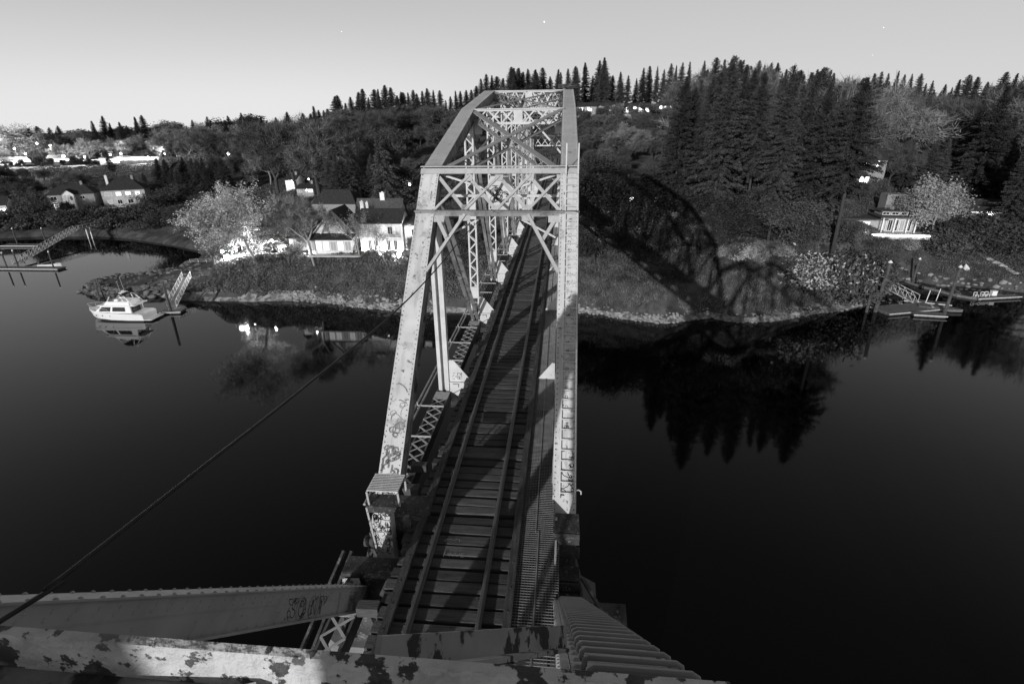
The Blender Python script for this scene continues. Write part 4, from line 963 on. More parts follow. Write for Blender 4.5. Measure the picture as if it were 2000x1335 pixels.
p = hit(6, 428); o = simple_house(p[0] - 4, p[1], p[2], 10, 8, 5, 2.5, 'house cut by the left edge with one big lit window', rz=R_(30), wins=[(3, 2.4, 3.0, 2.4, M_LITHOT)], chim=False)
b = MB(); q = [hit(66, 441), hit(95, 437), hit(124, 436)]
for a, c_ in zip(q[:-1], q[1:]): b.bar((a[0], a[1], a[2] + .5), (c_[0], c_[1], c_[2] + .5), .4, 1.6)
o = b.build('garden_wall', M_STUCCO, None, loc=(q[0][0], q[0][1], q[0][2])); tag(o, 'pale low garden wall below the left riverside house', 'wall')
# ---- town on the far left hill and houses up the wooded hill
TH = [(255, 322, 340, 34, 4.2, .5, M_WHITE, [(x, 2.2, 2.6, 2.6, M_LITHOT) for x in (-14, -11, -8, -5, -2, 1, 4, 7, 10, 13)], 'long low floodlit building among the trees of the far left hill', 2600),
      (180, 292, 430, 22, 6, 2, M_STUCCO, [(x, 2 + 2.6 * (x % 2), 1.8, 1.6, M_LIT) for x in (-8, -5, -2, 1, 4, 7)], 'pale two storey block with rows of lit windows above the dark fir, far left hill', 300),
      (425, 276, 420, 26, 5, 2, M_WHITE, [(x, 2.5, 2.4, 1.4, M_LITDIM) for x in (-9, -5, -1, 3, 8)], 'wide pale house with long window band upper left, right of the bright lot', 420),
      (120, 318, 360, 16, 4, 2, M_STUCCO, [(-5, 2, 2, 1.6, M_LITHOT), (0, 2, 2, 1.6, M_LIT), (5, 2, 2, 1.6, M_LITHOT)], 'house with glaring windows near the left edge below the starry lamp', 700),
      (20, 330, 350, 18, 4, 2, M_STUCCO, [(-6, 2, 2, 1.6, M_LITHOT), (-1, 2, 2, 1.6, M_LIT), (6, 2, 2, 1.6, M_LITHOT)], 'house with glaring windows at the left edge of the town hill', 700),
      (60, 284, 480, 26, 6, 3, M_STUCCO, [(-9, 3, 2.2, 2, M_LITHOT), (-2, 3, 2.2, 2, M_LIT), (4, 3, 2.2, 2, M_LITHOT), (9, 3, 2.2, 2, M_LITHOT)], 'lit house high on the town hill at far left', 900),
      (95, 290, 470, 20, 6, 3, M_STUCCO, [(-6, 3, 2.2, 2, M_LITHOT), (5, 3, 2.2, 2, M_LIT)], 'lit house beside its neighbour high on the town hill', 700),
      (568, 359, 205, 4.2, 3.2, 1.5, M_WHITE, [(0, 1.6, 2.4, 1.6, M_LITHOT)], 'small glaring white cottage seen through the big bare trees', 250),
      (553, 268, 330, 6, 6, 2, M_WHITE, [(0, 3, 3.0, 3.4, M_LITHOT)], 'narrow brightly lit house front on the wooded slope behind the bare trees', 260),
      (596, 374, 188, 6, 2.2, 1.2, M_BRICKY, [(-2, 1.4, 1.6, 1.2, M_LITDIM), (2, 1.4, 1.6, 1.2, M_LIT)], 'small pale outbuilding behind the bare riverside tree', 60),
      (855, 239, 290, 12, 3.4, 2.2, M_STUCCO, [(-4.5, 1.8, 1.4, 1.4, M_LITDIM), (-1.5, 1.8, 1.4, 1.4, M_LITDIM), (2, 1.8, 1.4, 1.4, M_LITDIM)], 'pale hillside house left of the bridge top', 40)]
for (px_, py_, y_, w_, h_, rh_, wm_, wins_, lab_, lt_) in TH:
    p = aty(px_, py_, y_); g_ = gz(p[0], y_); zb = p[2] - h_ * .5
    zb = max(zb, g_ - .5)
    simple_house(p[0], y_, zb, w_, 9, h_, rh_, lab_, rz=R_(20 if px_ < 450 else 5), wm=wm_, wins=wins_, chim=(w_ < 17), light=lt_)
# ---- lamps
for k, (x_, y_, w_) in enumerate(((20, 305, 60), (150, 300, 70), (260, 316, 60))):
    p = aty(x_, y_, 345); b = MB(); g_ = [gz(p[0] + dx, 345 + dy) for dx, dy in ((-w_ / 2, -7), (w_ / 2, -7), (w_ / 2, 7), (-w_ / 2, 7))]; zz = max(g_) + .05
    b.prism([(p[0] - w_ / 2, 338, zz - 3), (p[0] + w_ / 2, 338, zz - 3), (p[0] + w_ / 2, 352, zz - 3), (p[0] - w_ / 2, 352, zz - 3)], [(p[0] - w_ / 2, 338, zz), (p[0] + w_ / 2, 338, zz), (p[0] + w_ / 2, 352, zz), (p[0] - w_ / 2, 352, zz)]); tag(b.build('added_pavement', M_STREET), kind='structure')  # pale ground added under the town lamps to catch their light
for (px_, py_, yy, h_, wt, r_, lab) in ((445, 512, 104, 1.2, 9000, .6, 'big glaring lamp at the lawn edge under the spreading tree'), (780, 505, 102.5, 1.2, 1200, .42, 'glaring lamp on the bank close to the bridge end post'), (743, 500, 104, .8, 120, .24, 'small lamp between the slender trunk and the terrace'),
        (434, 491, 109, 2.4, 1800, .38, 'round lamp behind the glaring one at the lawn edge'), (512, 488, 108, 1.8, 2600, .2, 'low garden light among pale shrubs left of the mansion'), (555, 484, 109, 1.8, 2600, .2, 'low garden light by the mansion left wing'), (532, 478, 113, 2.2, 2600, .2, 'garden light deep in the bright shrubs'), (492, 474, 114, 2.0, 1600, .2, 'garden light at the left end of the bright shrubs')):
    p = aty(px_, py_, yy); g_ = gz(p[0], yy); lamp(p[0], yy, g_, max(h_, p[2] - g_), wt, lab, r_, back=1.2 if px_ == 445 else 0)
for (px_, py_, yy, wt, r_, lab) in ((800, 360, 165, 350, .30, 'street lamp beside the end post above the dormered house'), (50, 300, 343, 50000, .5, 'lamp between the two lit houses at the far left'), (165, 306, 343, 50000, .45, 'lamp left of the floodlit building, under pale trees'), (290, 312, 340, 50000, .6, 'low lamp in front of the floodlit building, right part'), (6, 318, 343, 50000, .5, 'lamp cut by the left edge of the photo'), (446, 300, 325, 16000, .85, 'starry street lamp halfway up the wooded slope'), (124, 305, 345, 60000, .8, 'brightest starry lamp on the far left town hill'),  # entries between the street lamps are added to make the town glow
        (28, 290, 356, 50000, .5, 'lamp at the far left edge of the town hill'), (72, 280, 358, 50000, .45, 'lamp high on the town hill, second from the left edge'), (98, 284, 354, 50000, .45, 'lamp high on the town hill, third from the left edge'), (215, 302, 352, 60000, .5, 'lamp at the left end of the floodlit building'), (236, 300, 350, 60000, .5, 'lamp over the middle of the floodlit building'), (322, 300, 340, 16000, .6, 'lamp at the right end of the floodlit building')):
    p = aty(px_, py_, yy); g_ = gz(p[0], yy); lamp(p[0], yy, g_, max(3, p[2] - g_), wt, lab, r_)

# ---- piles, docks, gangways, boats on the left
def pile(x, y, h, r, label, lean=(0, 0), cap=False, group='mooring piles'):
    b = MB(); b.tube([(x, y, -2.5), (x + lean[0], y + lean[1], h)], [r * 1.1, r * .9], 10); o = empty('mooring_pile', (x, y, 0), label, 'pile', group)
    b.build('shaft', M_WOODD, o)
    if cap:
        b = MB(); b.loft([[(x + lean[0] + r * 1.15 * k * math.cos(a), y + lean[1] + r * 1.15 * k * math.sin(a), h + dz) for a in [2 * math.pi * j / 10 for j in range(10)]] for k, dz in ((1, -.05), (1, .05), (.1, .4))]); b.build('cap', M_TRIM, o)
    return o
pile(-74.6, 90.2, 6.5, .26, 'tall dark pile at the float by the yacht stern')
pile(-93.9, 95.2, 5.2, .24, 'dark pile behind the yacht bow, left of two leaning together', (.15, .4)); pile(-93.2, 96.6, 5.0, .22, 'dark pile behind the yacht bow, right of two leaning together', (-.9, -.2))
for (x, y, h, lab) in ((-140.2, 122.3, 4.6, 'white capped pile at the dock with the runabout, second from left'), (-142.0, 121.0, 4.3, 'white capped pile at the dock with the runabout, first from left'), (-129.4, 121.5, 4.6, 'white capped pile beside the small white runabout'), (-167.6, 148.5, 5.4, 'pile at the outer float, left one'), (-161.0, 151.5, 5.0, 'pile at the outer float, right one')):
    pile(x, y, h, .18, lab, (0, 0), True, 'piles of the cove docks')
def float_dock(name, c, w, d, rz, label, par=None):
    o = empty(name, (c[0], c[1], 0), label, 'dock', local=True, rz=rz)
    b = MB(); b.box((0, 0, .42), (w, d, .1)); b.build('deck', M_DOCK, o)
    b = MB(); b.box((0, 0, .1), (w - .2, d - .2, .5)); b.build('float', M_WOODD, o)
    b = MB(); b.box((0, -d / 2 - .05, .38), (w + .2, .1, .16)); b.box((0, d / 2 + .05, .38), (w + .2, .1, .16)); b.build('bumper', M_ALU, o)
    return o
float_dock('floating_dock', (-138, 121.6), 21, 2.6, R_(1), 'long floating dock with pale edges at far left holding the runabout')
float_dock('floating_dock', (-166, 148.6), 12.5, 3.0, R_(2), 'smaller floating dock behind the long one at far left')
float_dock('floating_dock', (-74.9, 91.2), 3.8, 2.4, R_(10), 'small dark float behind the yacht stern')
def gangway(p0, p1, w, h, label, n=8):
    o = empty('gangway', p0, label, 'gangway'); p0, p1 = Vector(p0), Vector(p1); sd = (p1 - p0).cross(Vector((0, 0, 1))).normalized() * w / 2
    b = MB(); b.bar(p0, p1, w, .08); b.build('walk_deck', M_DOCK, o)
    for s in (-1, 1):
        b = MB(); a, c = p0 + sd * s, p1 + sd * s; up = Vector((0, 0, h)); b.bar(a, c, .08, .1); b.bar(a + up, c + up, .08, .08)
        for k in range(n + 1): b.bar(a.lerp(c, k / n), a.lerp(c, k / n) + up, .06, .06, (1, 0, 0))
        for k in range(n): b.bar(a.lerp(c, k / n), a.lerp(c, (k + 1) / n) + up if k % 2 else a.lerp(c, (k + 1) / n) + up, .05, .05)
        b.build('side_truss', M_ALU, o)
    return o
gangway((-76.0, 92.5, .6), (-81.0, 105.2, 3.2), 1.6, 1.2, 'pale truss sided gangway climbing from the yacht float to the hedge bank', 9)
gangway((-143, 124.5, .6), (-155.5, 158, 3.6), 1.6, 1.2, 'long gangway with railings rising from the far left dock to the pier', 16)
pw = empty('pier_walk', (-150, 170, 0), 'narrow raised pier walk on white bents along the back of the cove', 'pier walk'); P0, P1 = Vector((-155.5, 158, 3.6)), Vector((-139, 200, 5.2))
P1 = Vector((-143.5, 196, 5.4)); b = MB(); b.bar(P0, P1, 1.5, .2); b.build('deck', M_DOCK, pw)
for k in range(4):
    q = P0.lerp(P1, .08 + k * .27); b = MB(); zt = q.z - .1
    for s in (-.7, .7): b.box((q.x + s, q.y, zt / 2 - .3), (.24, .24, zt + .6))
    b.box((q.x, q.y, zt - .1), (1.9, .25, .22)); b.build('bent', M_TRIM, pw)
b = MB()
for s in (-.7, .7):
    b.bar(P0 + Vector((s, 0, 1.0)), P1 + Vector((s, 0, 1.0)), .05, .05)
    for k in range(17): q = P0.lerp(P1, k / 16) + Vector((s, 0, 0)); b.bar(q, q + Vector((0, 0, 1)), .05, .05, (1, 0, 0))
b.build('railing', M_ALU, pw)
# yacht (bow towards -x)
ya = empty('motor_yacht', (-82.0, 87.3, 0), 'white motor yacht with flybridge and dark windows lying at its mooring', 'yacht', local=True, rz=R_(1.5))
def ring(x, hb, ch, zd, zc, kz): return [(x, -hb, zd), (x, -ch * 1.0, zc), (x, 0, kz), (x, ch, zc), (x, hb, zd)]
b = MB(); ST = [(-6.3, .06, .03, 2.15, 1.9, 1.75), (-5.9, .55, .2, 2.08, 1.0, .45), (-5.0, 1.15, .72, 1.95, .62, -.3), (-3.5, 1.7, 1.35, 1.8, .4, -.5), (-1, 1.98, 1.78, 1.65, .3, -.5), (2.5, 2.02, 1.88, 1.5, .25, -.5), (4.9, 1.95, 1.82, 1.45, .25, -.4), (5.3, 1.9, 1.8, 1.3, .25, -.35)]
b.loft([ring(*s) for s in ST]); hull = b.build('hull', M_GEL, ya); hull.data.shade_flat()
b = MB(); b.loft([[(s[0], -s[1] - .03, s[3] - .32), (s[0], -s[1] - .05, s[3] - .24), (s[0], s[1] + .05, s[3] - .24), (s[0], s[1] + .03, s[3] - .32)] for s in ST[1:7]]); b.build('rub_rail', M_TRIM, ya)
b = MB(); b.loft([[(s[0], -s[2] - .05, .22), (s[0], -s[2] - .03, -.1), (s[0], s[2] + .03, -.1), (s[0], s[2] + .05, .22)] for s in ST[3:]]); b.build('boot_stripe', M_SPRAYK, ya)
b = MB(); b.box((6.0, 0, .32), (1.5, 3.5, .12)); b.build('swim_platform', M_GEL, ya)
def hexr(x0, x1, x0t, x1t, hb, hbt, z0, z1): return [[(x0, -hb, z0), (x1, -hb, z0), (x1, hb, z0), (x0, hb, z0)], [(x0t, -hbt, z1), (x1t, -hbt, z1), (x1t, hbt, z1), (x0t, hbt, z1)]]
b = MB(); b.loft(hexr(-4.2, 2.9, -2.6, 2.7, 1.6, 1.4, 1.6, 2.95)); b.build('cabin', M_GEL, ya)
b = MB(); b.loft(hexr(-3.3, 4.2, -3.0, 4.2, 1.7, 1.7, 2.95, 3.10)); b.loft(hexr(-2.0, 3.0, -1.4, 2.9, 1.5, 1.35, 3.1, 3.7)); b.build('flybridge', M_GEL, ya)
for x0_, x1_, x2_, x3_ in ((-3.2, -1.0, -2.45, -.75), (-.55, 2.0, -.35, 2.0)):
    for s in (-1, 1):
        b = MB(); y0_, y1_ = s * 1.56, s * 1.455; b.prism([(x0_, y0_, 1.9), (x1_, y0_, 1.9), (x3_, y1_, 2.7), (x2_, y1_, 2.7)], [(x0_, y0_ + s * .04, 1.9), (x1_, y0_ + s * .04, 1.9), (x3_, y1_ + s * .04, 2.7), (x2_, y1_ + s * .04, 2.7)]); b.build('side_window', M_DGLASS, ya)
b = MB(); b.prism([(-4.02, -1.25, 1.78), (-4.02, 1.25, 1.78), (-2.86, 1.15, 2.75), (-2.86, -1.15, 2.75)], [(-4.07, -1.25, 1.8), (-4.07, 1.25, 1.8), (-2.91, 1.15, 2.78), (-2.91, -1.15, 2.78)]); b.build('windscreen', M_DGLASS, ya)
b = MB(); b.box((2.96, 0, 2.1), (.04, 2.2, 1.3)); b.build('saloon_door', M_DGLASS, ya)
b = MB(); b.box((3.0, -1.5, 2.3), (.4, .25, 1.4)); b.box((3.0, 1.5, 2.3), (.4, .25, 1.4)); b.build('cabin_pillar', M_GEL, ya)
b = MB(); b.prism([(-1.6, -1.2, 3.7), (-1.6, 1.2, 3.7), (-1.1, 1.1, 4.05), (-1.1, -1.1, 4.05)], [(-1.55, -1.2, 3.7), (-1.55, 1.2, 3.7), (-1.05, 1.1, 4.05), (-1.05, -1.1, 4.05)]); b.build('wind_deflector', M_DGLASS, ya)
b = MB(); b.loft([[(x, -1.35, z), (x, 1.35, z), (x, 1.35, z + .06), (x, -1.35, z + .06)] for x, z in ((-.6, 4.7), (.2, 5.0), (1.4, 5.0), (2.0, 4.8))]); b.build('bimini_top', M_SPRAYK, ya)
b = MB()
for s in (-1, 1):
    for pts in ([(-1.4, s * 1.3, 3.5), (-.5, s * 1.3, 4.7)], [(1.9, s * 1.3, 3.6), (1.5, s * 1.3, 5.0)], [(3.6, s * 1.45, 3.1), (2.3, s * 1.2, 4.6), (1.2, s * .7, 5.15)]): b.tube(pts, .07, 6)
b.box((1.3, 0, 5.2), (.7, 1.5, .1)); b.build('radar_arch', M_GEL, ya)
b = MB(); b.loft([[(1.3 + .3 * k * math.cos(a), .3 * k * math.sin(a), z) for a in [j * math.pi / 5 for j in range(10)]] for k, z in ((.9, 5.27), (1, 5.4), (.7, 5.52))]); b.build('radar_dome', M_GEL, ya)
b = MB(); b.box((.2, -.6, 3.75), (.7, .7, .6)); b.box((.2, .6, 3.75), (.7, .7, .6)); b.build('helm_seat', M_GEL, ya)
b = MB(); b.tube([(1.2, .5, 5.2), (1.0, .5, 8.0)], .025, 4); b.tube([(1.2, -.5, 5.2), (1.1, -.5, 7.4)], .025, 4); b.build('antenna', M_GEL, ya)
for s in (-1, 1):
    b = MB(); pts = [(-6.5, 0, 2.85), (-5.6, s * .75, 2.85), (-4.4, s * 1.38, 2.7), (-2.8, s * 1.75, 2.5), (-1.2, s * 1.9, 2.35)]; b.tube(pts, .03, 5)
    for q, zz in zip(pts[1:], (2.05, 1.9, 1.76, 1.66)): b.tube([(q[0], q[1], zz), q], .025, 4)
    b.build('bow_rail', M_ALU, ya)
b = MB()
for x in (-3.9, -2.6, -1.0): b.dome((x, -1.62 - (x + 3.9) * .085, 1.1), (0, -1, .1), .12, 8)
b.build('porthole', M_DGLASS, ya)
# runabout
ru = empty('runabout', (-133.2, 124.4, 0), 'small white runabout with windscreen tied inside the far left dock', 'boat', local=True, rz=R_(184))
b = MB(); b.loft([ring(x, hb, hb * .8, zd, .15, -.3) for x, hb, zd in ((-3.0, .05, 1.0), (-2.2, .65, .95), (-.8, 1.05, .85), (1.5, 1.1, .75), (2.7, 1.05, .7))]); b.build('hull', M_GEL, ru)
b = MB(); b.prism([(-.9, -.8, .85), (-.9, .8, .85), (-.5, .7, 1.35), (-.5, -.7, 1.35)], [(-.85, -.8, .85), (-.85, .8, .85), (-.45, .7, 1.35), (-.45, -.7, 1.35)]); b.build('windscreen', M_DGLASS, ru)
b = MB(); b.box((.6, 0, .86), (1.6, 1.5, .16)); b.build('cockpit', M_SPRAYK, ru); b = MB(); b.box((2.9, 0, .7), (.4, .4, .9)); b.build('outboard', M_WOODD, ru)
# fence on the lawn edge above the gangway
fn = empty('lawn_fence', (-77, 110, 6), 'thin wire fence at the left end of the lawn', 'fence'); b = MB(); q = [hit(x, 514) for x in (372, 388, 404, 420, 434)]
for a, c_ in zip(q[:-1], q[1:]):
    for h_ in (.5, 1.0): b.bar((a[0], a[1], a[2] + h_), (c_[0], c_[1], c_[2] + h_), .03, .03)
b.build('rail', M_ALU, fn)
for a in q: b = MB(); b.bar((a[0], a[1], a[2] - .2), (a[0], a[1], a[2] + 1.1), .06, .06, (1, 0, 0)); b.build('fence_post', M_ALU, fn)
# stars
for (px_, py_, r_) in ((1063, 43, 7.0), (667, 62, 3.6), (1726, 54, 3.4), (1704, 108, 2.6), (1415, 190, 0)):
    if not r_: continue
    d = ray(px_, py_); d = d / np.linalg.norm(d) * 5200; bm = bmesh.new(); bmesh.ops.create_icosphere(bm, subdivisions=1, radius=r_); b = MB(); b.v = [tuple(v.co + Vector(CAM + d)) for v in bm.verts]; b.f = [tuple(v.index for v in f.verts) for f in bm.faces]; bm.free()
    o = b.build('star', emis('star_light', 1.5), None, loc=tuple(CAM + d)); o['kind'] = 'thing'
    tag(o, {1063: 'brightest star, high above the bridge', 667: 'small star in the upper left sky', 1726: 'small star in the upper right sky', 1704: 'faint star just above the right tree tops'}[px_], 'star')
# ------------------------------------------------------------------ right bank: houses, dock, cove
def tilt_box(b, c, w, d, h): b.box(c, (w, d, h))
M_MODERN = mat('grey_render_wall', .34, .85, .15, 2.0)
x0h, y0h = 76.5, 138.5; zh = 7.9
mo = empty('modern_house', (x0h, y0h, zh), 'low modern house with stacked flat roofs and a glowing terrace edge behind the right float', 'house', local=True, rz=R_(-6))
b = MB(); b.box((0, -4.2, .2), (20, 5.0, .5)); b.box((0, -6.75, .1), (20.4, .25, 1.0)); b.build('terrace', M_PAVE, mo)
b = MB(); b.box((0, -6.95, .42), (19.6, .1, .22)); b.build('strip_light', emis('terrace_strip', 14.0), mo)
for x in (-8, -4, 0, 4, 8): lamp_light('strip_glow', (x, -7.6, 1.2), 110, .4, mo)
for x in (-7, -1, 6): lamp_light('terrace_glow', (x, -5.0, 1.3), 24, .3, mo)
b = MB(); b.box((-4, 2, 1.7), (11, 7, 3.0)); b.box((4.5, .8, 2.1), (7.5, 6, 3.6)); b.build('wall', M_MODERN, mo)
b = MB(); b.box((-4, 1.6, 3.3), (12.4, 8.6, .25)); b.box((4.5, .2, 4.0), (8.8, 7.6, .25)); b.box((4.2, 1.6, 5.1), (6.6, 5.2, .22)); b.build('flat_roof', M_ROOFG, mo)
b = MB(); b.box((4.2, 1.6, 4.55), (5.6, 4.4, .9)); b.build('clerestory', M_MODERN, mo)
for x in (2.2, 4.2, 6.2): window(mo, (x, -.601, 4.55), 1.5, .6, (0, -1), M_DGLASS)
for x in (1.6, 2.9, 4.2, 5.5, 7.0): window(mo, (x, -2.201, 2.0), .95, 2.6, (0, -1), M_LITDIM if x in (1.6, 5.5) else M_DGLASS, M_TRIM)
b = MB()
for x in (.9, 3.5, 6.2, 8.0): b.box((x, -3.2, 2.1), (.22, .22, 3.6))
b.build('column', M_TRIM, mo)
for x in (-8, -6, -4, -2): window(mo, (x, -1.501, 1.9), 1.6, 1.5, (0, -1), M_LIT if x in (-6, -2) else M_LITDIM, M_TRIM)
b = MB(); b.box((6.5, 7.5, 5.6), (4.5, 4, 5.4)); b.build('tower_wall', M_BRICKY, mo); b = MB(); b.box((6.5, 5.46, 6.6), (.8, .05, 2.6)); b.build('tower_window', M_DGLASS, mo)
p = hit(1915, 437); o = simple_house(p[0], p[1], p[2], 11, 8, 3.4, 2.4, 'small house with a lit pale gable half hidden by bushes at far right', rz=R_(-12), wm=M_WHITE, wins=[(-3.4, 1.6, 1.6, 1.2, M_LIT), (2.5, 1.6, 2.4, 1.2, M_LITDIM)], chim=False, light=120)
p = hit(1945, 446); lamp(p[0], p[1], p[2], 1.2, 60, 'garden light in the bushes at far right', .3)
p = hit(1893, 440); lamp(p[0], p[1], p[2], 1.0, 60, 'garden light left of the far right house', .28)
p = hit(1270, 403); o = simple_house(p[0], p[1], p[2], 13, 8, 3.6, 3.0, 'dark roofed house with bright windows behind the bushes, right of the bridge', rz=R_(-8), wins=[(-4.6, 1.5, 1.1, 1.3, M_LITHOT), (-1.4, 1.5, 1.3, 1.2, M_LITHOT), (1.2, 1.7, 1.0, 1.2, M_LIT), (4.2, 2.0, 2.6, 1.4, M_LITHOT)], chim=False)
p = hit(1285, 384); o = simple_house(p[0], p[1] + 6, p[2], 15, 8, 4.6, 1.4, 'pale walled house with a long lit upper wall above its dark roofed neighbour', rz=R_(-8), wm=M_WHITE, wins=[(-5, 3.4, 4.2, 1.0, M_LITHOT), (3.5, 2.8, 4.2, 1.8, M_LITHOT)], chim=False, light=200)
p = hit(1390, 396); o = simple_house(p[0], p[1], p[2], 6, 5, 2.8, 1.4, 'small hut with two lit windows between tree trunks', wins=[(-1, 1.4, 1.0, .9, M_LITHOT), (1.4, 1.4, 1.4, .9, M_LITHOT)], chim=False)
p = hit(1480, 432); o = simple_house(p[0], p[1] + 3, p[2], 12, 7, 3.0, 1.8, 'grey cabin with a glazed porch behind the leaning fir trunk', rz=R_(-5), wm=M_BRICKY, wins=[(-3.6, 1.5, 1.3, 1.6, M_LITDIM), (3.2, 1.9, 2.2, 1.4, M_LITDIM)], chim=False, light=25)
p = hit(1690, 366); o = simple_house(p[0], p[1] + 2, p[2] + .5, 10, 8, 7.0, 2.6, 'tall house with several lit windows deep among the firs', rz=R_(-10), wm=M_BRICKY, wins=[(-4, 2.6, 2.2, .8, M_LIT), (-.6, 5.8, 1.1, 1.5, M_LITHOT), (2.6, 5.8, 1.1, 1.5, M_LITHOT), (-.4, 1.6, 1.0, 1.6, M_LITHOT), (.9, 1.4, 1.0, 1.8, M_LITHOT)], chim=False)
for (px_, py_, yy, w_, wins_, lab, lt) in ((1145, 213, 262, 12, [(-3, 2, 2.2, 1.4, M_LITHOT), (2, 1.6, 2.2, 1.0, M_LITHOT)], 'hilltop house with glaring windows nearest the bridge top', 60),
        (1185, 212, 268, 14, [(-4, 2.8, 1.4, 1, M_LITDIM), (0, 2.8, 1.4, 1, M_LIT), (4, 2.8, 1.4, 1, M_LIT)], 'dark roofed hilltop house beside the bare tree', 60),
        (1245, 214, 262, 15, [(-5, 2, 2.4, 2, M_LITHOT), (-1.5, 2.6, 1.8, 1.4, M_LITHOT), (2, 2.6, 1.8, 1.4, M_LITHOT), (5.5, 1.6, 1.8, 2.2, M_LITHOT)], 'hilltop house with glaring windows in the gap between the firs', 120),
        (1318, 211, 268, 19, [(-8, 2.4, 1.6, 1.2, M_LITHOT), (-5, 2.4, 1.6, 1.0, M_LIT), (-2, 2.4, 1.6, 1.0, M_LIT), (3, 1.4, 2.6, 1.4, M_LITHOT), (7.5, 2.4, 2.2, 1.2, M_LITHOT)], 'long hilltop house with a string of lit windows', 20)):
    p = aty(px_, py_, yy); simple_house(p[0], yy, p[2] - 2, w_ * .8, 7, 3.2, 1.6, lab, wins=[(a * .8, b_, c * .8, d_, m_) for a, b_, c, d_, m_ in wins_], chim=False, light=lt, wm=M_BRICKY)
p = aty(1228, 216, 256); lamp(p[0], 256, gz(p[0], 256), max(2, p[2] - gz(p[0], 256)), 500, 'glaring post lamp in front of the hilltop houses', .55)
# gazebo
p = hit(1250, 416); gzb = empty('gazebo', tuple(p), 'small open gazebo on posts among the bushes', 'gazebo', local=True)
b = MB(); b.loft([[(2.4 * math.cos(a), 2.4 * math.sin(a), 2.4) for a in [j * math.pi / 3 for j in range(6)]], [(.1 * math.cos(a), .1 * math.sin(a), 4.0) for a in [j * math.pi / 3 for j in range(6)]]]); b.build('roof', M_ROOFG, gzb)
for j in range(6): b = MB(); b.box((2 * math.cos(j * math.pi / 3), 2 * math.sin(j * math.pi / 3), 1.0), (.16, .16, 3.0)); b.build('post', M_TRIM, gzb)
b = MB(); b.loft([[(2.1 * math.cos(a), 2.1 * math.sin(a), z) for a in [j * math.pi / 3 for j in range(6)]] for z in (.0, .15)]); b.build('floor', M_DOCK, gzb)
# piles and float
pile(59.2, 99.5, 9.4, .34, 'tallest dark pile at the left corner of the right float', (.6, .2), True, 'piles of the right float'); pile(57.6, 99.2, 4.6, .26, 'short dark pile against the tallest one at the right float', (0, 0), False, 'piles of the right float'); pile(70.6, 98.3, 9.0, .28, 'dark pile at the right end of the right float beside the skiff', (.3, 0), True, 'piles of the right float')
pile(77.5, 119.8, 5.4, .24, 'dark pile behind the gangway of the right cove', (.2, 0), True, 'piles of the right float'); pile(69.2, 112.0, 2.0, .18, 'stub of a pile inside the gangway', (0, 0), True, 'piles of the right float')
float_dock('floating_dock', (65.6, 100.8), 12.0, 4.2, R_(17), 'broad plank float below the right gangway'); float_dock('floating_dock', (67.4, 97.6), 5.2, 2.0, R_(-8), 'low swim float in front of the broad plank float'); float_dock('floating_dock', (71.6, 105.0), 7.5, 1.4, R_(-20), 'narrow finger float beside the skiff')
gangway((68.9, 104.0, .6), (63.8, 113.5, 3.2), 1.5, 1.4, 'truss sided gangway from the broad float up to the right bank', 7)
for x, y in ((71.0, 104.4), (73.6, 105.6)): b = MB(); b.tube([(x, y, 0), (x + .25, y, 2.9)], .07, 6); o = b.build('fender_post', M_TRIM, None, loc=(x, y, 0)); tag(o, 'slim white fender post on the finger float, %s one' % ('left' if x < 72 else 'right'), 'post', 'fender posts')
sk = empty('skiff', (71.6, 101.2, 0), 'flat pale skiff lying between the float and the pile', 'boat', local=True, rz=R_(-22))
b = MB(); b.loft([[(x, -hb, .62), (x, -hb * .8, .1), (x, hb * .8, .1), (x, hb, .62)] for x, hb in ((-3.4, .9), (-1, 1.05), (1.5, .95), (2.8, .5), (3.5, .06))]); b.build('hull', M_DOCK, sk); b = MB(); b.box((-1.2, 0, .64), (.35, 1.8, .05)); b.box((.8, 0, .64), (.35, 1.8, .05)); b.build('thwart', M_ALU, sk)
# log boom and chairs float
lb = empty('log_boom', (80, 113, 0), 'ring of floating logs enclosing the right cove', 'log boom')
LB = [(76.5, 120.2), (77.6, 116.2), (80.5, 110.2), (83.5, 107.8)]
for a, c_ in zip(LB[:-1], LB[1:]): b = MB(); b.tube([(a[0], a[1], .15), (c_[0], c_[1], .15)], .32, 8); b.build('log', M_DOCK, lb)
b = MB(); b.tube([(76.4, 120.4, .15), (83.0, 122.0, .2)], .28, 8); b.build('log', M_DOCK, lb)
float_dock('floating_dock', (87.3, 109.2), 9.5, 1.4, R_(12), 'thin dark float carrying the white chairs')
for k, (x, y) in enumerate(((82.9, 108.6), (84.4, 108.9), (85.3, 109.1))):
    o = empty('garden_chair', (x, y, .5), 'white garden chair standing on the thin dark float, %s' % ('farthest from its neighbours' if k == 0 else 'middle of three' if k == 1 else 'nearest the pale box'), 'chair', 'white chairs on the float', local=True)
    b = MB(); b.box((0, 0, .42), (.7, .6, .06)); b.build('seat', M_TRIM, o); b = MB(); b.box((0, .3, .85), (.7, .06, .1)); b.box((-.3, .3, .65), (.07, .06, .5)); b.box((.3, .3, .65), (.07, .06, .5)); b.build('backrest', M_TRIM, o)
    for sx in (-.3, .3):
        for sy in (-.25, .25): b = MB(); b.box((sx, sy, .2), (.07, .07, .4)); b.build('leg', M_TRIM, o)
b = MB(); b.box((87.0, 109.9, .95), (.9, .7, .9)); b.box((87.0, 109.9, 1.43), (.98, .78, .08)); o = b.build('dock_box', M_TRIM, None, loc=(87, 109.9, .5)); tag(o, 'white lidded box at the end of the row of chairs', 'box')
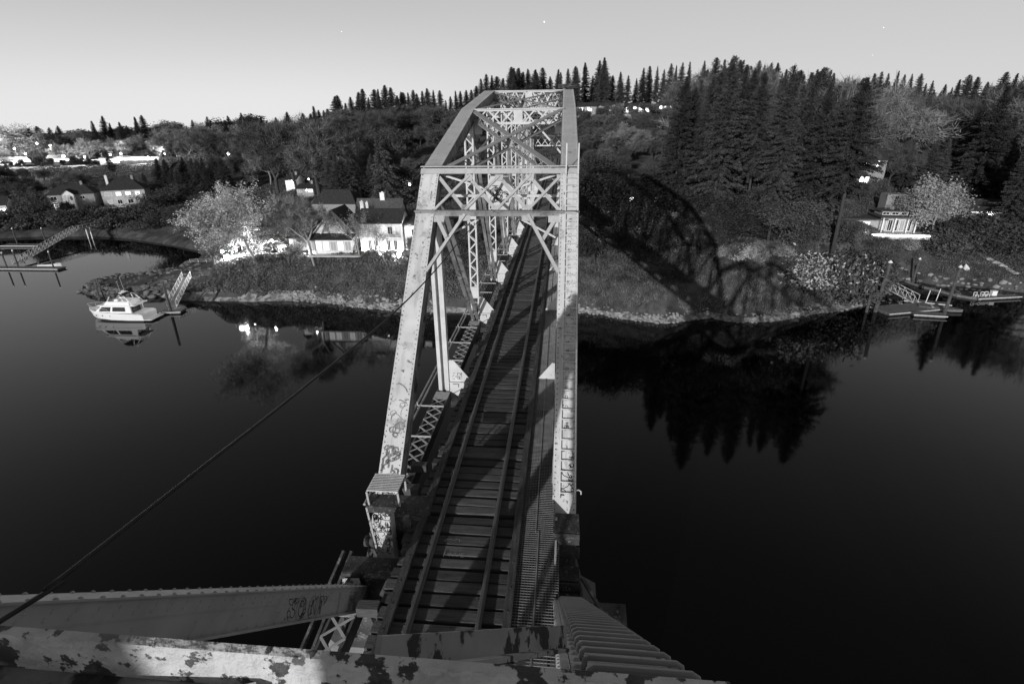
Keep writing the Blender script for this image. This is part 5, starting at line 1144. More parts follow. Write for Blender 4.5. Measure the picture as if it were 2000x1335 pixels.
# upturned rowboat on the bank
p = hit(1882, 530); rb = empty('rowboat', tuple(p), 'white rowboat lying on the grassy bank above the log boom', 'boat', local=True, rz=R_(92)); rb.rotation_euler = (0, R_(-42), R_(92)); rb.scale = (.72,) * 3; rb.location.x += .6
b = MB(); b.loft([[(x, -hb, .15 + tz), (x, -hb * .75, .65 + tz), (x, hb * .75, .65 + tz), (x, hb, .15 + tz)] for x, hb, tz in ((-1.9, .75, 0), (-.6, .95, .05), (.8, .85, .1), (1.7, .45, .15), (2.2, .05, .2))]); b.build('hull', M_GEL, rb)
b = MB(); b.box((-.6, 0, .74), (.14, 1.5, .06)); b.box((.2, 0, .8), (.14, 1.35, .06)); b.build('keel_strip', M_DGLASS, rb)
M_EDGE = mat('edging_stone', .34, .9, .3, 3.0)
# pale stone edging and planks
for k in range(9):
    p = hit(1929 + k * 6.6, 508 + k * 3.0 + (k > 5) * (k - 5) * 1.5); V0, F0 = ROCKS[k % 8]; b = MB(); b.v = [(v[0] * .5 + p[0], v[1] * .4 + p[1], v[2] * .4 + p[2] + .1) for v in V0]; b.f = [tuple(f) for f in F0]
    o = b.build('edging_stone', M_EDGE, None, loc=tuple(p)); tag(o, 'pale boulder in the curved stone row on the far right bank', 'stone', 'stone row on the far right bank')
for k, (pa, pb) in enumerate((((1681, 508), (1684, 500)), ((1680, 513), (1698, 516)), ((1684, 507), (1698, 514)))):
    a, c_ = hit(*pa), hit(*pb); b = MB(); b.bar((a[0], a[1], a[2] + .5), (c_[0], c_[1], c_[2] + .5), .28, .12); o = b.build('loose_plank', M_WHITE, None, loc=tuple(a)); tag(o, ('short white plank standing on end under the big fir', 'white plank lying lowest under the big fir', 'white plank lying across the lower one under the big fir')[k], 'plank', 'white planks under the fir')
# ------------------------------------------------------------------ vegetation
def leaf_mat(name, g, var=.35, rough=.85):
    m = bpy.data.materials.new(name); m.use_nodes = True; t = m.node_tree; b = t.nodes['Principled BSDF']; L = t.links.new; N = t.nodes.new
    oi = N('ShaderNodeObjectInfo'); r1 = N('ShaderNodeMapRange'); L(oi.outputs['Random'], r1.inputs[0]); r1.inputs[3].default_value = g * (1 - var); r1.inputs[4].default_value = g * (1 + var)
    tc3 = N('ShaderNodeTexCoord'); n = N('ShaderNodeTexNoise'); n.inputs['Scale'].default_value = .55; n.inputs['Detail'].default_value = 3; L(tc3.outputs['Object'], n.inputs['Vector'])
    r2 = N('ShaderNodeMapRange'); L(n.outputs['Fac'], r2.inputs[0]); r2.inputs[1].default_value = .35; r2.inputs[2].default_value = .65; r2.inputs[3].default_value = .6; r2.inputs[4].default_value = 1.4
    mu = N('ShaderNodeMath'); mu.operation = 'MULTIPLY'; L(r1.outputs[0], mu.inputs[0]); L(r2.outputs[0], mu.inputs[1])
    cc = N('ShaderNodeCombineColor'); [L(mu.outputs[0], cc.inputs[i]) for i in range(3)]; L(cc.outputs[0], b.inputs['Base Color'])
    b.inputs['Roughness'].default_value = rough; b.inputs['Specular IOR Level'].default_value = .12
    return m
M_FIR = leaf_mat('fir_needles', .058, .45); M_CEDAR = leaf_mat('cedar_sprays', .10, .1); M_LEAF = leaf_mat('dark_leaves', .07); M_LEAFP = leaf_mat('pale_leaves', .24, .2)  # the pale leaves are a lit copy: light is put into the colour
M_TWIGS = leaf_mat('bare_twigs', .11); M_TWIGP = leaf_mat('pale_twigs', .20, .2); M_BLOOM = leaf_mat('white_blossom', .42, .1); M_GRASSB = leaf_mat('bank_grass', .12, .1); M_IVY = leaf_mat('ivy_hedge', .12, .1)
M_LEAFD = leaf_mat('darker_leaves', .04)  # darkest leaf grey, for the screen trees and bank brush
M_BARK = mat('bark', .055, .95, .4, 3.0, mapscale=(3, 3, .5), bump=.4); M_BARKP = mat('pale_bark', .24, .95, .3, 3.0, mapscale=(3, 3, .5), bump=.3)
def rot_frames(rg, n):
    a = rg.normal(size=(n, 3)); a /= np.linalg.norm(a, axis=1)[:, None]; c = rg.normal(size=(n, 3)); c = c - (c * a).sum(1)[:, None] * a; c /= np.linalg.norm(c, axis=1)[:, None]; return a, c
def leaves(P, size, rg, flat=0.0):
    """small leaf-shaped quads at the points P"""
    n = len(P); a, c = rot_frames(rg, n)
    if flat: a[:, 2] *= (1 - flat); c[:, 2] *= (1 - flat)
    s = size * rg.uniform(.6, 1.3, (n, 1)); V = np.stack([P - a * s, P - c * s * .5, P + a * s, P + c * s * .5], 1).reshape(-1, 3)
    return V, np.arange(n * 4).reshape(-1, 4)
def tri_blades(P, D, W, rg):
    """thin triangles from P along D"""
    n = len(P); s = np.cross(D, rg.normal(size=(n, 3))); s /= np.linalg.norm(s, axis=1)[:, None] + 1e-9
    V = np.stack([P - s * W, P + s * W, P + D], 1).reshape(-1, 3); return V, np.arange(n * 3).reshape(-1, 3)
def fir_mesh(seed, H=30., R=4.6, base=.12, mt=None, gap=.0, drop=1.0):
    rg = np.random.default_rng(seed); z = base * H; P = []; D = []; W = []; tr = MB(); fs = .62 if H > 32 else .78; nq = 11 if H > 32 else 8; pw_ = rg.uniform(.62, 1.0); lx, ly = rg.normal(0, .5, 2); lob = rg.uniform(0, 6.28, 3); lev = rg.uniform(.62, 1.2, 60); bend = lambda z: np.array([lx * (z / H) ** 2, ly * (z / H) ** 2, 0]); tr.tube([(0, 0, -1.5), tuple(bend(H * .5) + [0, 0, H * .5]), tuple(bend(H) + [0, 0, H])], [H * .0135, H * .0085, .03], 7)
    while z < H - .15:
        t = (z - base * H) / (H * (1 - base)); n = rg.integers(6, 10); ph = rg.uniform(0, 6.28)
        for k in range(n):
            if rg.random() < gap: continue
            az = ph + k * 6.283 / n + rg.normal(0, .25); L = R * (1 - t) ** pw_ * min(1, .5 + 2.2 * t) * rg.uniform(.5, 1.15) * (lev[int(z * 1.1) % 60] * (1 - t) + t) * (1 + .22 * math.sin(az + lob[0]) + .16 * math.sin(2 * az + lob[1] + z * .2)) + .14
            tilt = (.45 * t - .22 * drop * (1 - t)) + rg.normal(0, .09); d = np.array([math.cos(az) * math.cos(tilt), math.sin(az) * math.cos(tilt), math.sin(tilt)]); sd = np.array([-math.sin(az), math.cos(az), 0])
            if L > 1.6 and rg.random() < .5: tr.tube([tuple(bend(z) + [0, 0, z]), tuple(bend(z) + d * L * .8 + np.array([0, 0, z]))], [.05, .015], 3)
            u = .12
            while u < 1:
                c = bend(z) + d * L * u + np.array([0, 0, z - .10 * drop * L * u * u]); wd = (.42 + .55 * L / R) * (1.15 - .6 * u)
                for q in range(nq):
                    P.append(c + sd * rg.normal(0, .22) * wd + rg.normal(0, .13, 3)); D.append((d * rg.uniform(.25, .75) + sd * rg.uniform(-1, 1) * wd * 1.35 + rg.normal(0, .12, 3) + np.array([0, 0, rg.uniform(-.45, .22)])) * fs * (1 - .45 * t)); W.append(rg.uniform(.12, .28) * fs * (1 - .45 * t))
                u += (.27 if H > 32 else .33) / max(L, .5)
        z += (.60 - .28 * t) * rg.uniform(.75, 1.2)
    V, F = tri_blades(np.array(P), np.array(D), np.array(W)[:, None], rg)
    return tr, np_mesh('crown', V, F, mt or M_FIR), H
def limbs(rg, H, spread, levels=5, trunk=.3, up=.55, r0=None, lean=(0, 0), kids=(3, 3, 3, 3, 2)):
    """branch skeleton: list of (p0, p1, r0, r1, level)"""
    out = []; r0 = r0 or H * .022
    def go(p, d, L, r, lv):
        q = p; n = 3
        for s in range(n):
            d2 = d + rg.normal(0, .10 + .05 * lv, 3); d2[2] += .04; d2 /= np.linalg.norm(d2); e = q + d2 * L / n; ra = r * (1 - .3 * s / n); rb = r * (1 - .3 * (s + 1) / n); out.append((q, e, ra, rb, lv)); q = e; d = d2
            if lv < levels and lv >= 1 and s < n - 1 and rg.random() < .75: child(q, d, L * .62, rb * .55, lv + 1)
        if lv < levels:
            for k in range(kids[min(lv, len(kids) - 1)]): child(q, d, L * rg.uniform(.6, .85), r * .62, lv + 1)
    def child(p, d, L, r, lv):
        a = rg.normal(size=3); a -= a.dot(d) * d; a /= np.linalg.norm(a); nd = d * up + a * spread * rg.uniform(.7, 1.1); nd[2] += .12; nd /= np.linalg.norm(nd); go(p, nd, L, r, lv)
    go(np.array([0., 0., -.8]), np.array([lean[0], lean[1], 1.]) / np.linalg.norm([lean[0], lean[1], 1.]), H * trunk + .8, r0, 0); return out
def deciduous(seed, H=16., spread=.7, mode='bare', mt=None, levels=5, trunk=.25, n_leaf=7000, size=.2, lean=(0, 0), clump=.55, bark=None, up=.6):
    rg = np.random.default_rng(seed); S = limbs(rg, H, spread, levels, trunk, up, lean=lean); tr = MB()
    zmax = max(s[1][2] for s in S); k = H / zmax
    for p, q, a, b_, lv in S:
        if lv <= 3: tr.tube([tuple(p * k), tuple(q * k)], [a, b_], 6 if lv < 2 else 4, caps=False)
    tips = np.array([q * k for p, q, a, b_, lv in S if lv >= levels - 1]); dirs = np.array([(q - p) / np.linalg.norm(q - p) for p, q, a, b_, lv in S if lv >= levels - 1])
    i = rg.integers(0, len(tips), n_leaf)
    if mode == 'bare':
        P = tips[i] + rg.normal(0, .25, (n_leaf, 3)); D = dirs[i] * .7 + rg.normal(0, .42, (n_leaf, 3)); D[:, 2] += .15; V, F = tri_blades(P, D * rg.uniform(.6, 1.4, (n_leaf, 1)), rg.uniform(.02, .06, (n_leaf, 1)), rg)
    else:
        P = tips[i] + rg.normal(0, clump, (n_leaf, 3)) * np.array([1, 1, .7]); V, F = leaves(P, size, rg, .25)
    return tr, np_mesh('crown', V, F, mt or (M_TWIGS if mode == 'bare' else M_LEAF)), H
def bush_mesh(seed, r=2.0, h=2.4, n=2600, size=.16, mt=None, specks=None):
    rg = np.random.default_rng(seed); cl = []; tr = MB()
    for _ in range(26):
        a = rg.uniform(0, 6.28); q = r * math.sqrt(rg.random()) * .85; z = h * rg.uniform(.2, .95) * math.sqrt(max(.05, 1 - (q / r) ** 2)); cl.append((q * math.cos(a), q * math.sin(a), z))
    for c in cl[:9]: tr.tube([(c[0] * .15, c[1] * .15, -.3), (c[0] * .6, c[1] * .6, c[2] * .5), tuple(np.array(c) * .95)], [.05, .035, .012], 4)
    cl = np.array(cl); P = cl[rg.integers(0, len(cl), n)] + rg.normal(0, 1, (n, 3)) * np.array([r * .2, r * .2, h * .13]); P[:, 2] = np.maximum(P[:, 2], .05); V, F = leaves(P, size, rg)
    me = np_mesh('crown', V, F, mt or M_LEAF)
    if specks:
        me.materials.append(M_BLOOM); mi = (rg.random(len(F)) < specks).astype(np.int32) * (P[:, 2] > h * .25); me.polygons.foreach_set('material_index', mi.astype(np.int32))
    return tr, me, h
def tree_proto(name, data, bark=None):
    tr, crown, H = data; tm = bpy.data.meshes.new('trunk'); tm.from_pydata(tr.v, [], tr.f); tm.materials.append(bark or M_BARK); tm.shade_smooth()
    return name, tm, crown, H
FIRS = [tree_proto('fir_tree', fir_mesh(s, 30, r_, b_, None, g_)) for s, r_, b_, g_ in ((1, 6.2, .04, .05), (2, 7.2, .08, .10), (3, 5.6, .03, .05), (4, 7.6, .10, .15), (5, 6.6, .16, .15), (6, 6.4, .12, .28), (7, 5.0, .05, .1), (8, 7.8, .06, .2))]
HIGHFIR = [tree_proto('fir_tree', fir_mesh(s, 34, 7.4, b_, None, .10)) for s, b_ in ((11, .20), (12, .42))]
CEDAR = tree_proto('cedar_tree', fir_mesh(21, 20, 6.0, .05, M_CEDAR, .1, 1.7))
BARE = [tree_proto('bare_tree', deciduous(s, 17, sp, 'bare', None, 5, .22, 20000)) for s, sp in ((31, .62), (32, .75), (33, .5))]
BAREP = [tree_proto('bare_tree', deciduous(s, 15, .75, 'bare', M_TWIGP, 5, .2, 20000), M_BARKP) for s in (36, 37)]
LEAFY = [tree_proto('leafy_tree', deciduous(s, 12, .8, 'leaf', None, 4, .14, 11000, .26, clump=.75)) for s in (41, 42, 43)]
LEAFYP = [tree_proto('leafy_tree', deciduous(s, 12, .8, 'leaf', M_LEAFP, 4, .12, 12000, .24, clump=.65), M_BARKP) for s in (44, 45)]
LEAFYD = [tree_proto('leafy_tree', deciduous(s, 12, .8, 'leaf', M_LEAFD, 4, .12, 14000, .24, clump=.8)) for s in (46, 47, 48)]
BUSH = [tree_proto('bush', bush_mesh(s)) for s in (51, 52, 53)]; BUSHP = [tree_proto('bush', bush_mesh(s, mt=M_LEAFP)) for s in (54, 55)]
def plant(pr, x, y, h, label, group=None, rz=0., wide=1., z=None, cat='tree'):
    name, tm, cm, H = pr; s = h / H; o = bpy.data.objects.new(name, None); COL.objects.link(o); o.location = (x, y, gz(x, y) - .1 if z is None else z); o.rotation_euler = (0, 0, rz); o.scale = (s * wide, s * wide, s); o.empty_display_size = .5
    tag(o, label, cat, group)
    for nm, me in (('trunk', tm), ('crown', cm)): c = bpy.data.objects.new(nm, me); COL.objects.link(c); c.parent = o
    return o
RT = random.Random(17)
def bytop(pr, px_, yy, toppx, label, group=None, wide=1., minh=4., maxh=44., cat='tree', base=None):
    p = aty(px_, toppx, yy); g_ = gz(p[0], yy) if base is None else base; h = min(maxh, max(minh, p[2] - g_)); return plant(pr, p[0], yy, h, label, group, RT.uniform(0, 6.28), wide, g_ - .1, cat)
SKX = [560, 600, 640, 700, 760, 830, 900, 940, 1000, 1050, 1120, 1180, 1215, 1242, 1265, 1322, 1430, 1500, 1600, 1650, 1700, 1740, 1800, 1850, 1890, 1930, 2000, 2060]
SKY = [228, 208, 192, 172, 165, 172, 178, 148, 126, 130, 128, 112, 140, 155, 122, 124, 108, 122, 124, 140, 150, 130, 148, 162, 146, 142, 128, 126]
sk_top = lambda x: float(np.interp(x, SKX, SKY))
# right hand skyline and hilltop firs
x = 1128
while x < 2040:
    yy = RT.uniform(284, 305) if x < 1390 else RT.uniform(205, 262) if x < 1650 else RT.uniform(236, 272); bytop(RT.choice(FIRS), x, yy, sk_top(x) + RT.choice((0, 3, 6, 12, 22, 30)), 'dark fir breaking the skyline along the right hilltop', 'firs on the right skyline', RT.uniform(.75, 1.3), 12, 44); x += RT.uniform(10, 18)
x = 632
while x < 1125:
    yy = RT.uniform(272, 300); bytop(RT.choice(FIRS[:3]), x, yy, sk_top(x) + RT.choice((0, 2, 6, 12, 20)), 'dark fir in the row on the hill crest left of and behind the bridge top', 'firs on the left hill crest', RT.uniform(.9, 1.6), 10, 34); x += RT.uniform(7, 14)
for px_, yy, tp, lab in ((1180, 281, 112, 'tall isolated fir on the hilltop, just right of the bridge top'), (1212, 284, 140, 'shorter fir right of the isolated hilltop fir'), (612, 300, 207, 'lone fir standing out left of the hill crest row')): bytop(FIRS[0], px_, yy, tp, lab, None, 1.25, 10)
x = 640
while x < 1125:
    bytop(RT.choice(FIRS + BARE), x, RT.uniform(256, 268), sk_top(x) + RT.uniform(28, 52), 'lower tree standing in front of the hill crest firs', 'lower trees in front of the hill crest firs', RT.uniform(1.5, 2.1), 8, 28); x += RT.uniform(16, 28)
x = 1135
while x < 1380:
    bytop(RT.choice(BARE), x, 258 + RT.uniform(-4, 3), RT.uniform(204, 222), 'bare tree half hiding the lit hilltop houses', 'bare trees before the hilltop houses', RT.uniform(.9, 1.3), 5, 16); x += RT.uniform(26, 48)
# dense right hand wood
n = 0
for yy in (140, 152, 166, 182, 200, 222, 245):
    x = (1345 if yy > 150 else 1400) + RT.uniform(0, 30)
    while x < 2050:
        xx = x; x += RT.uniform(30, 52) * (150 / yy) ** .5
        if 1625 < xx < 1722 and yy < 182: continue
        if 1640 < xx < 1850 and yy < 160: continue
        if 1850 < xx < 1990 and yy < 166: continue
        hh = RT.uniform(20, 33) * (.9 if yy > 190 else 1); p = aty(xx, 300, yy); g_ = gz(p[0], yy); tpz = g_ + hh; vv = np.array([p[0], yy, tpz]) - CAM; c_ = ROT @ vv; tpx = 667.5 + F_PX * c_[1] / c_[2]
        lim = sk_top(xx) + RT.uniform(8, 40)
        if tpx < lim:
            tp3 = aty(xx, lim, yy); hh = tp3[2] - g_
        if xx > 1690: hh = min(hh, (.37 if xx < 1900 else .46) * yy - 33 - g_)
        if hh < 6: continue
        plant(RT.choice(FIRS + HIGHFIR[:1]) if RT.random() < .72 else RT.choice(BARE + BAREP[:1]), p[0], yy, hh, None, 'trees of the dense right hillside wood', RT.uniform(0, 6.28), RT.uniform(.9, 1.3), g_ - .1)
        n += 1
for o in list(COL.objects):
    if o.get('group') == 'trees of the dense right hillside wood': o['label'] = 'dark fir crowded among others in the right hillside wood' if o.name.startswith('fir') else 'bare tree squeezed between firs in the right hillside wood'; o['category'] = 'tree'
for px_, yy, tp, wd, lab in ((1430, 109, 108, .85, 'giant fir with the highest top in the right wood'), (1500, 112, 140, .8, 'big fir with a pale leaning bare trunk above the grassy bank'), (1560, 110, 126, .8, 'big fir right of the pale leaning trunk'), (1340, 122, 150, .85, 'big dark fir at the left edge of the right wood'), (1390, 118, 148, .8, 'second big fir from the left edge of the right wood'), (1622, 112, 160, .8, 'shaggy fir left of the modern house')):
    bytop(HIGHFIR[0] if px_ != 1500 else HIGHFIR[1], px_, yy, tp, lab, None, wd)
bytop(HIGHFIR[1], 1702, 107.5, 150, 'big spreading fir whose thick trunk stands before the modern house', None, 1.0)
for k, (px_, yy, tp, wd) in enumerate(((1365, 126, 170, .8), (1410, 128, 140, .9), (1462, 124, 128, .75), (1530, 122, 150, .8), (1590, 118, 140, .75), (1655, 116, 175, .8), (1318, 132, 190, .8), (1480, 136, 135, .9), (1575, 132, 165, .9), (1640, 128, 205, .8))): bytop((HIGHFIR + FIRS)[k % 7], px_, yy, tp, 'ragged tall fir in the front ranks of the right wood', 'ragged firs in the front of the right wood', wd)
b = MB(); a = hit(1481, 446); c_ = aty(1495, 318, a[1] + .5); b.tube([tuple(a - np.array([0, 0, 1])), tuple((a + c_) / 2 + np.array([.1, 0, .3])), tuple(c_)], [.62, .5, .36], 9); o = b.build('leaning_trunk', M_BARKP, None, loc=tuple(a), smooth=True); tag(o, 'pale bare leaning trunk rising behind the grassy bank', 'tree trunk')
b = MB(); a, c_ = aty(1747, 195, 200), aty(1752, 136, 200); b.tube([tuple(a - np.array([0, 0, 14])), tuple(a), tuple(c_)], [.3, .2, .04], 6)
for k in range(14): z_ = a[2] + (c_[2] - a[2]) * (k / 15 - .2); an_ = k * 2.4; b.tube([(a[0], 200, z_), (a[0] + 1.7 * math.cos(an_), 200 + 1.7 * math.sin(an_), z_ + .5)], [.05, .015], 3)
o = b.build('dead_snag', M_BARKP, None, loc=(a[0], 200, a[2] - 14)); tag(o, 'dead bare snag poking above the firs of the right skyline', 'dead tree')
# broadleaf slope right of the bridge
for yy, x0_, x1_, tp0, tp1, kinds in ((240, 1128, 1360, 226, 250, BARE), (215, 1128, 1360, 245, 275, BARE + LEAFY[:1]), (190, 1125, 1370, 268, 310, BARE), (170, 1128, 1330, 300, 340, BARE + LEAFY), (158, 1130, 1230, 325, 360, LEAFY + BARE)):
    x = x0_ + RT.uniform(0, 20)
    while x < x1_:
        k_ = RT.choice(kinds); bytop(k_, x, yy + RT.uniform(-7, 7), RT.uniform(tp0, tp1), 'bare twiggy tree on the wooded slope right of the bridge' if k_ in BARE else 'leafy tree on the wooded slope right of the bridge', 'broadleaf trees on the slope right of the bridge', RT.uniform(1.0, 1.4), 6, 20); x += RT.uniform(26, 42)
bytop(BAREP[0], 1235, 185, 238, 'pale wide bare tree catching the moonlight high on the slope right of the bridge', None, 1.35); bytop(BAREP[1], 1190, 198, 250, 'pale bare tree left of the widest one on the slope', None, 1.2)
bytop(BAREP[1], 1310, 146, 318, 'gnarled pale tree beside the dark roofed house', None, 1.0); bytop(BAREP[0], 1362, 144, 335, 'gnarled pale tree right of the dark roofed house', None, 1.0)
for px_, yy, tp, wd, k_, lab in ((1165, 128, 335, 1.2, 0, 'dark dense tree just right of the bridge ladder'), (1210, 124, 388, 1.3, 1, 'dark bushy tree below the houses, second from the bridge'), (1150, 118, 405, 1.1, 2, 'dark tree at the bank top nearest the bridge'), (1262, 126, 418, 1.3, 0, 'low dark tree below the gazebo'), (1305, 125, 410, 1.2, 1, 'round dark tree in front of the bright windows'), (1345, 128, 402, 1.2, 2, 'dark tree left of the pale crowned one on the bank top'), (1440, 136, 395, 1.3, 0, 'dark leafy tree at the foot of the giant fir')):
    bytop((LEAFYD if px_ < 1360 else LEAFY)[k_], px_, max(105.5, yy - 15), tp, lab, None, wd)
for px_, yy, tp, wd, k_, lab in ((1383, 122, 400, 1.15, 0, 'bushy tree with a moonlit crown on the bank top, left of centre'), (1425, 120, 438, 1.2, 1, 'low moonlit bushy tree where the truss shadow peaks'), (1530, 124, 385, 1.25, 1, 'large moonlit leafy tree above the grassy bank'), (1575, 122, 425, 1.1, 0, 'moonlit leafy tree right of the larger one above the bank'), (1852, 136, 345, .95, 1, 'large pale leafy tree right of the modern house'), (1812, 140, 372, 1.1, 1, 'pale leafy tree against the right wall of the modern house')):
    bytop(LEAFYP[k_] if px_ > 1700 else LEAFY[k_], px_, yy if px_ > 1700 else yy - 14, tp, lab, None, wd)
o = tree_proto('blossom_bush', bush_mesh(61, 2.2, 3.0, 3600, .15, M_LEAF, .55)); p = hit(1566, 566); plant(o, p[0], p[1], 6.0, 'bush thick with white blossom on the right bank', None, .4, 1.2, cat='bush')
o = tree_proto('blossom_bush', bush_mesh(62, 2.2, 3.0, 3600, .14, M_LEAF, .13)); p = hit(1632, 588); plant(o, p[0], p[1], 8.4, 'darker bush flecked with white blossom right of the whiter one', None, 1.4, .95, cat='bush')
for k, (px_, py_, h_) in enumerate(((1662, 590, 6.0), (1690, 560, 5.5), (1672, 540, 5), (1598, 470, 5), (1640, 476, 3.5), (1715, 530, 3.5))):
    p = hit(px_, py_); plant(BUSH[k % 3], p[0], p[1], h_, 'dark bush in the clump at the corner of the right cove', 'bushes at the corner of the right cove', k * 1.1, 1.1, cat='bush')
for k, (px_, py_, h_) in enumerate(((1722, 478, 1.7), (1755, 476, 1.6), (1785, 474, 1.8), (1690, 484, 1.4), (1815, 476, 2.0), (1738, 492, 2.2), (1770, 492, 2.2))):
    p = hit(px_, py_); plant(BUSHP[k % 2] if k in (1, 4, 6) else BUSH[k % 3], p[0], p[1], h_, 'rounded garden bush below the glowing terrace', 'garden bushes below the terrace', k * .9, 1.25, cat='bush')
for k in range(26):
    p = hit(1835 + (k % 9) * 22 + RT.uniform(-8, 8), 455 + (k // 9) * 16 + RT.uniform(-6, 6)); plant(BUSH[k % 3], p[0], p[1], RT.uniform(3, 5.5), 'dark bush in the thicket at the far right', 'thicket bushes at the far right', k * .7, 1.3, cat='bush')
for k in range(34):
    p = hit(1145 + (k % 12) * 26 + RT.uniform(-9, 9), 440 + (k // 12) * 14 + RT.uniform(-6, 6) + (k % 12) * .8); plant(RT.choice(BUSH), p[0], p[1], RT.uniform(2.5, 4.5), 'dark bush at the top of the right grassy bank', 'bushes along the top of the right bank', k * .7, 1.3, cat='bush')
# ---- left: the lawn trees
M_BIG = leaf_mat('lamplit_leaves', .40, .05)  # paler than the other leaves; lamp glow is put into the colour
big = tree_proto('spreading_tree', deciduous(72, 20, .85, 'leaf', M_BIG, 5, .16, 30000, .22, clump=.42, up=.5), M_BARKP); p = hit(476, 514); bytop(big, 468, p[1], 352, 'large spreading tree lit from below beside the glaring lamp', None, 1.12)
t2 = tree_proto('bare_tree', deciduous(75, 17, .55, 'bare', M_TWIGP, 5, .3, 22000), M_BARKP); p = hit(606, 520); bytop(t2, 592, p[1], 372, 'bare tree on the hedge bank before the mansion left wing', None, .95)
t3 = tree_proto('leafy_tree', deciduous(78, 10, .7, 'leaf', M_LEAFP, 4, .35, 1800, .14, lean=(-.35, 0), clump=.35), M_BARKP); p = hit(762, 520); bytop(t3, 748, p[1], 432, 'slender leaning tree before the mansion main block', None, .9)
t4 = tree_proto('leafy_tree', deciduous(79, 10, .6, 'leaf', M_LEAFP, 4, .3, 3200, .15, lean=(-.2, 0), clump=.4), M_BARKP); p = hit(712, 502); bytop(t4, 692, 105, 404, 'small crowned tree in front of the half timbered gable', None, .8)
p = hit(792, 492); bytop(LEAFY[1], 792, 104.5, 462, 'small tree trained beside the mansion right wing', None, .7, 3)
for k, (px_, py_, h_) in enumerate(((500, 492, 2.2), (520, 492, 2.0), (540, 490, 2.4), (560, 492, 2.2), (505, 478, 2.6), (530, 474, 3.0), (550, 474, 2.6), (572, 484, 2.6), (580, 497, 2.4))):
    p = hit(px_, py_); plant(BUSHP[k % 2], p[0], p[1], h_, 'pale shrub lit by garden lights left of the mansion', 'lit garden shrubs left of the mansion', k, 1.25, cat='bush')
# trees behind the mansion
bytop(CEDAR, 742, 158, 262, 'large pale drooping cedar behind the mansion', None, 1.15)
for px_, yy, tp, wd, k_, lab in ((520, 188, 232, 1.35, 0, 'big dark bare tree behind the riverside lawn, left one of the great pair'), (600, 186, 226, 1.4, 1, 'big dark bare tree behind the riverside lawn, right one of the great pair'), (560, 200, 236, 1.2, 2, 'dark bare tree between and behind the great pair'), (655, 190, 250, 1.2, 1, 'dark bare tree between the great pair and the cedar')):
    bytop(BARE[k_], px_, yy, tp, lab, None, wd)
for k, px_ in enumerate((655, 678, 700, 722, 640)): bytop(FIRS[k % 3], px_, 168 + k * 2, 300 + 8 * (k % 3), 'dark conifer in the shade left of the pale cedar', 'dark conifers beside the cedar', 1.3)
bytop(BARE[2], 735, 230, 212, 'tall slim pale crowned tree below the hill crest firs', None, 1.0)
for yy, x0_, x1_, tp0, tp1 in ((250, 760, 930, 232, 262), (225, 770, 940, 250, 290), (200, 790, 960, 285, 330), (175, 800, 1000, 320, 370), (150, 815, 1010, 365, 410), (130, 830, 1020, 410, 460), (118, 850, 1030, 470, 520)):
    x = x0_
    while x < x1_:
        k_ = RT.choice(BARE + BARE + LEAFY); bytop(k_, x, yy + RT.uniform(-6, 6), RT.uniform(tp0, tp1), 'dark twiggy tree of the wood seen through and left of the truss' if k_ in BARE else 'dark leafy tree of the wood seen through and left of the truss', 'wood seen through the truss', RT.uniform(1.1, 1.5), 5, 18); x += RT.uniform(26, 44)
for yy, x0_, x1_, tp0, tp1 in ((240, 955, 1130, 215, 250), (205, 975, 1125, 270, 320), (180, 1000, 1125, 320, 350)):
    x = x0_
    while x < x1_:
        k_ = RT.choice(BARE + LEAFY); px0 = aty(x, 300, yy)[0]
        if abs(px0 + 2.3) > 5: bytop(k_, x, yy, RT.uniform(tp0, tp1), 'dark tree behind the far end of the track', 'trees behind the far end of the track', RT.uniform(1.1, 1.4), 5, 16)
        x += RT.uniform(24, 40)
# slope between the great pair and the crest
for yy, x0_, x1_, tp0, tp1 in ((330, 330, 640, 232, 262), (290, 430, 760, 235, 275), (260, 470, 650, 250, 285), (235, 430, 760, 265, 310)):
    x = x0_
    while x < x1_:
        k_ = RT.choice(BARE + BAREP); bytop(k_, x, yy + RT.uniform(-8, 8), RT.uniform(tp0, tp1), 'bare tree on the wooded slope between the town lights and the hill crest', 'bare trees on the left wooded slope', RT.uniform(1.1, 1.5), 6, 20); x += RT.uniform(30, 48)
# dark belt in front of the town lights
for k in range(15): bytop(RT.choice(FIRS[:3]), 305 + k * 9.5, 222 + RT.uniform(-8, 10), RT.uniform(300, 335), 'small dark fir in the belt right of the floodlit building', 'dark firs right of the floodlit building', 1.5, 5, 22)
for yy, tp0, tp1 in ((260, 318, 345), (240, 330, 355), (222, 345, 372), (214, 362, 385)):
    x = -15 + RT.uniform(0, 20)
    while x < 330:
        if not (195 < x < 335 and yy > 235 and tp0 < 328): k_ = RT.choice(LEAFY + BARE + [FIRS[1]]); bytop(k_, x, yy + RT.uniform(-6, 6), RT.uniform(tp0, tp1), 'dark tree in the belt behind the cove houses' , 'dark belt of trees behind the cove houses', RT.uniform(1.2, 1.6), 4, 16)
        x += RT.uniform(26, 44)
bytop(FIRS[1], 205, 300, 290, 'dark fir in front of the lit town block', None, 1.3)
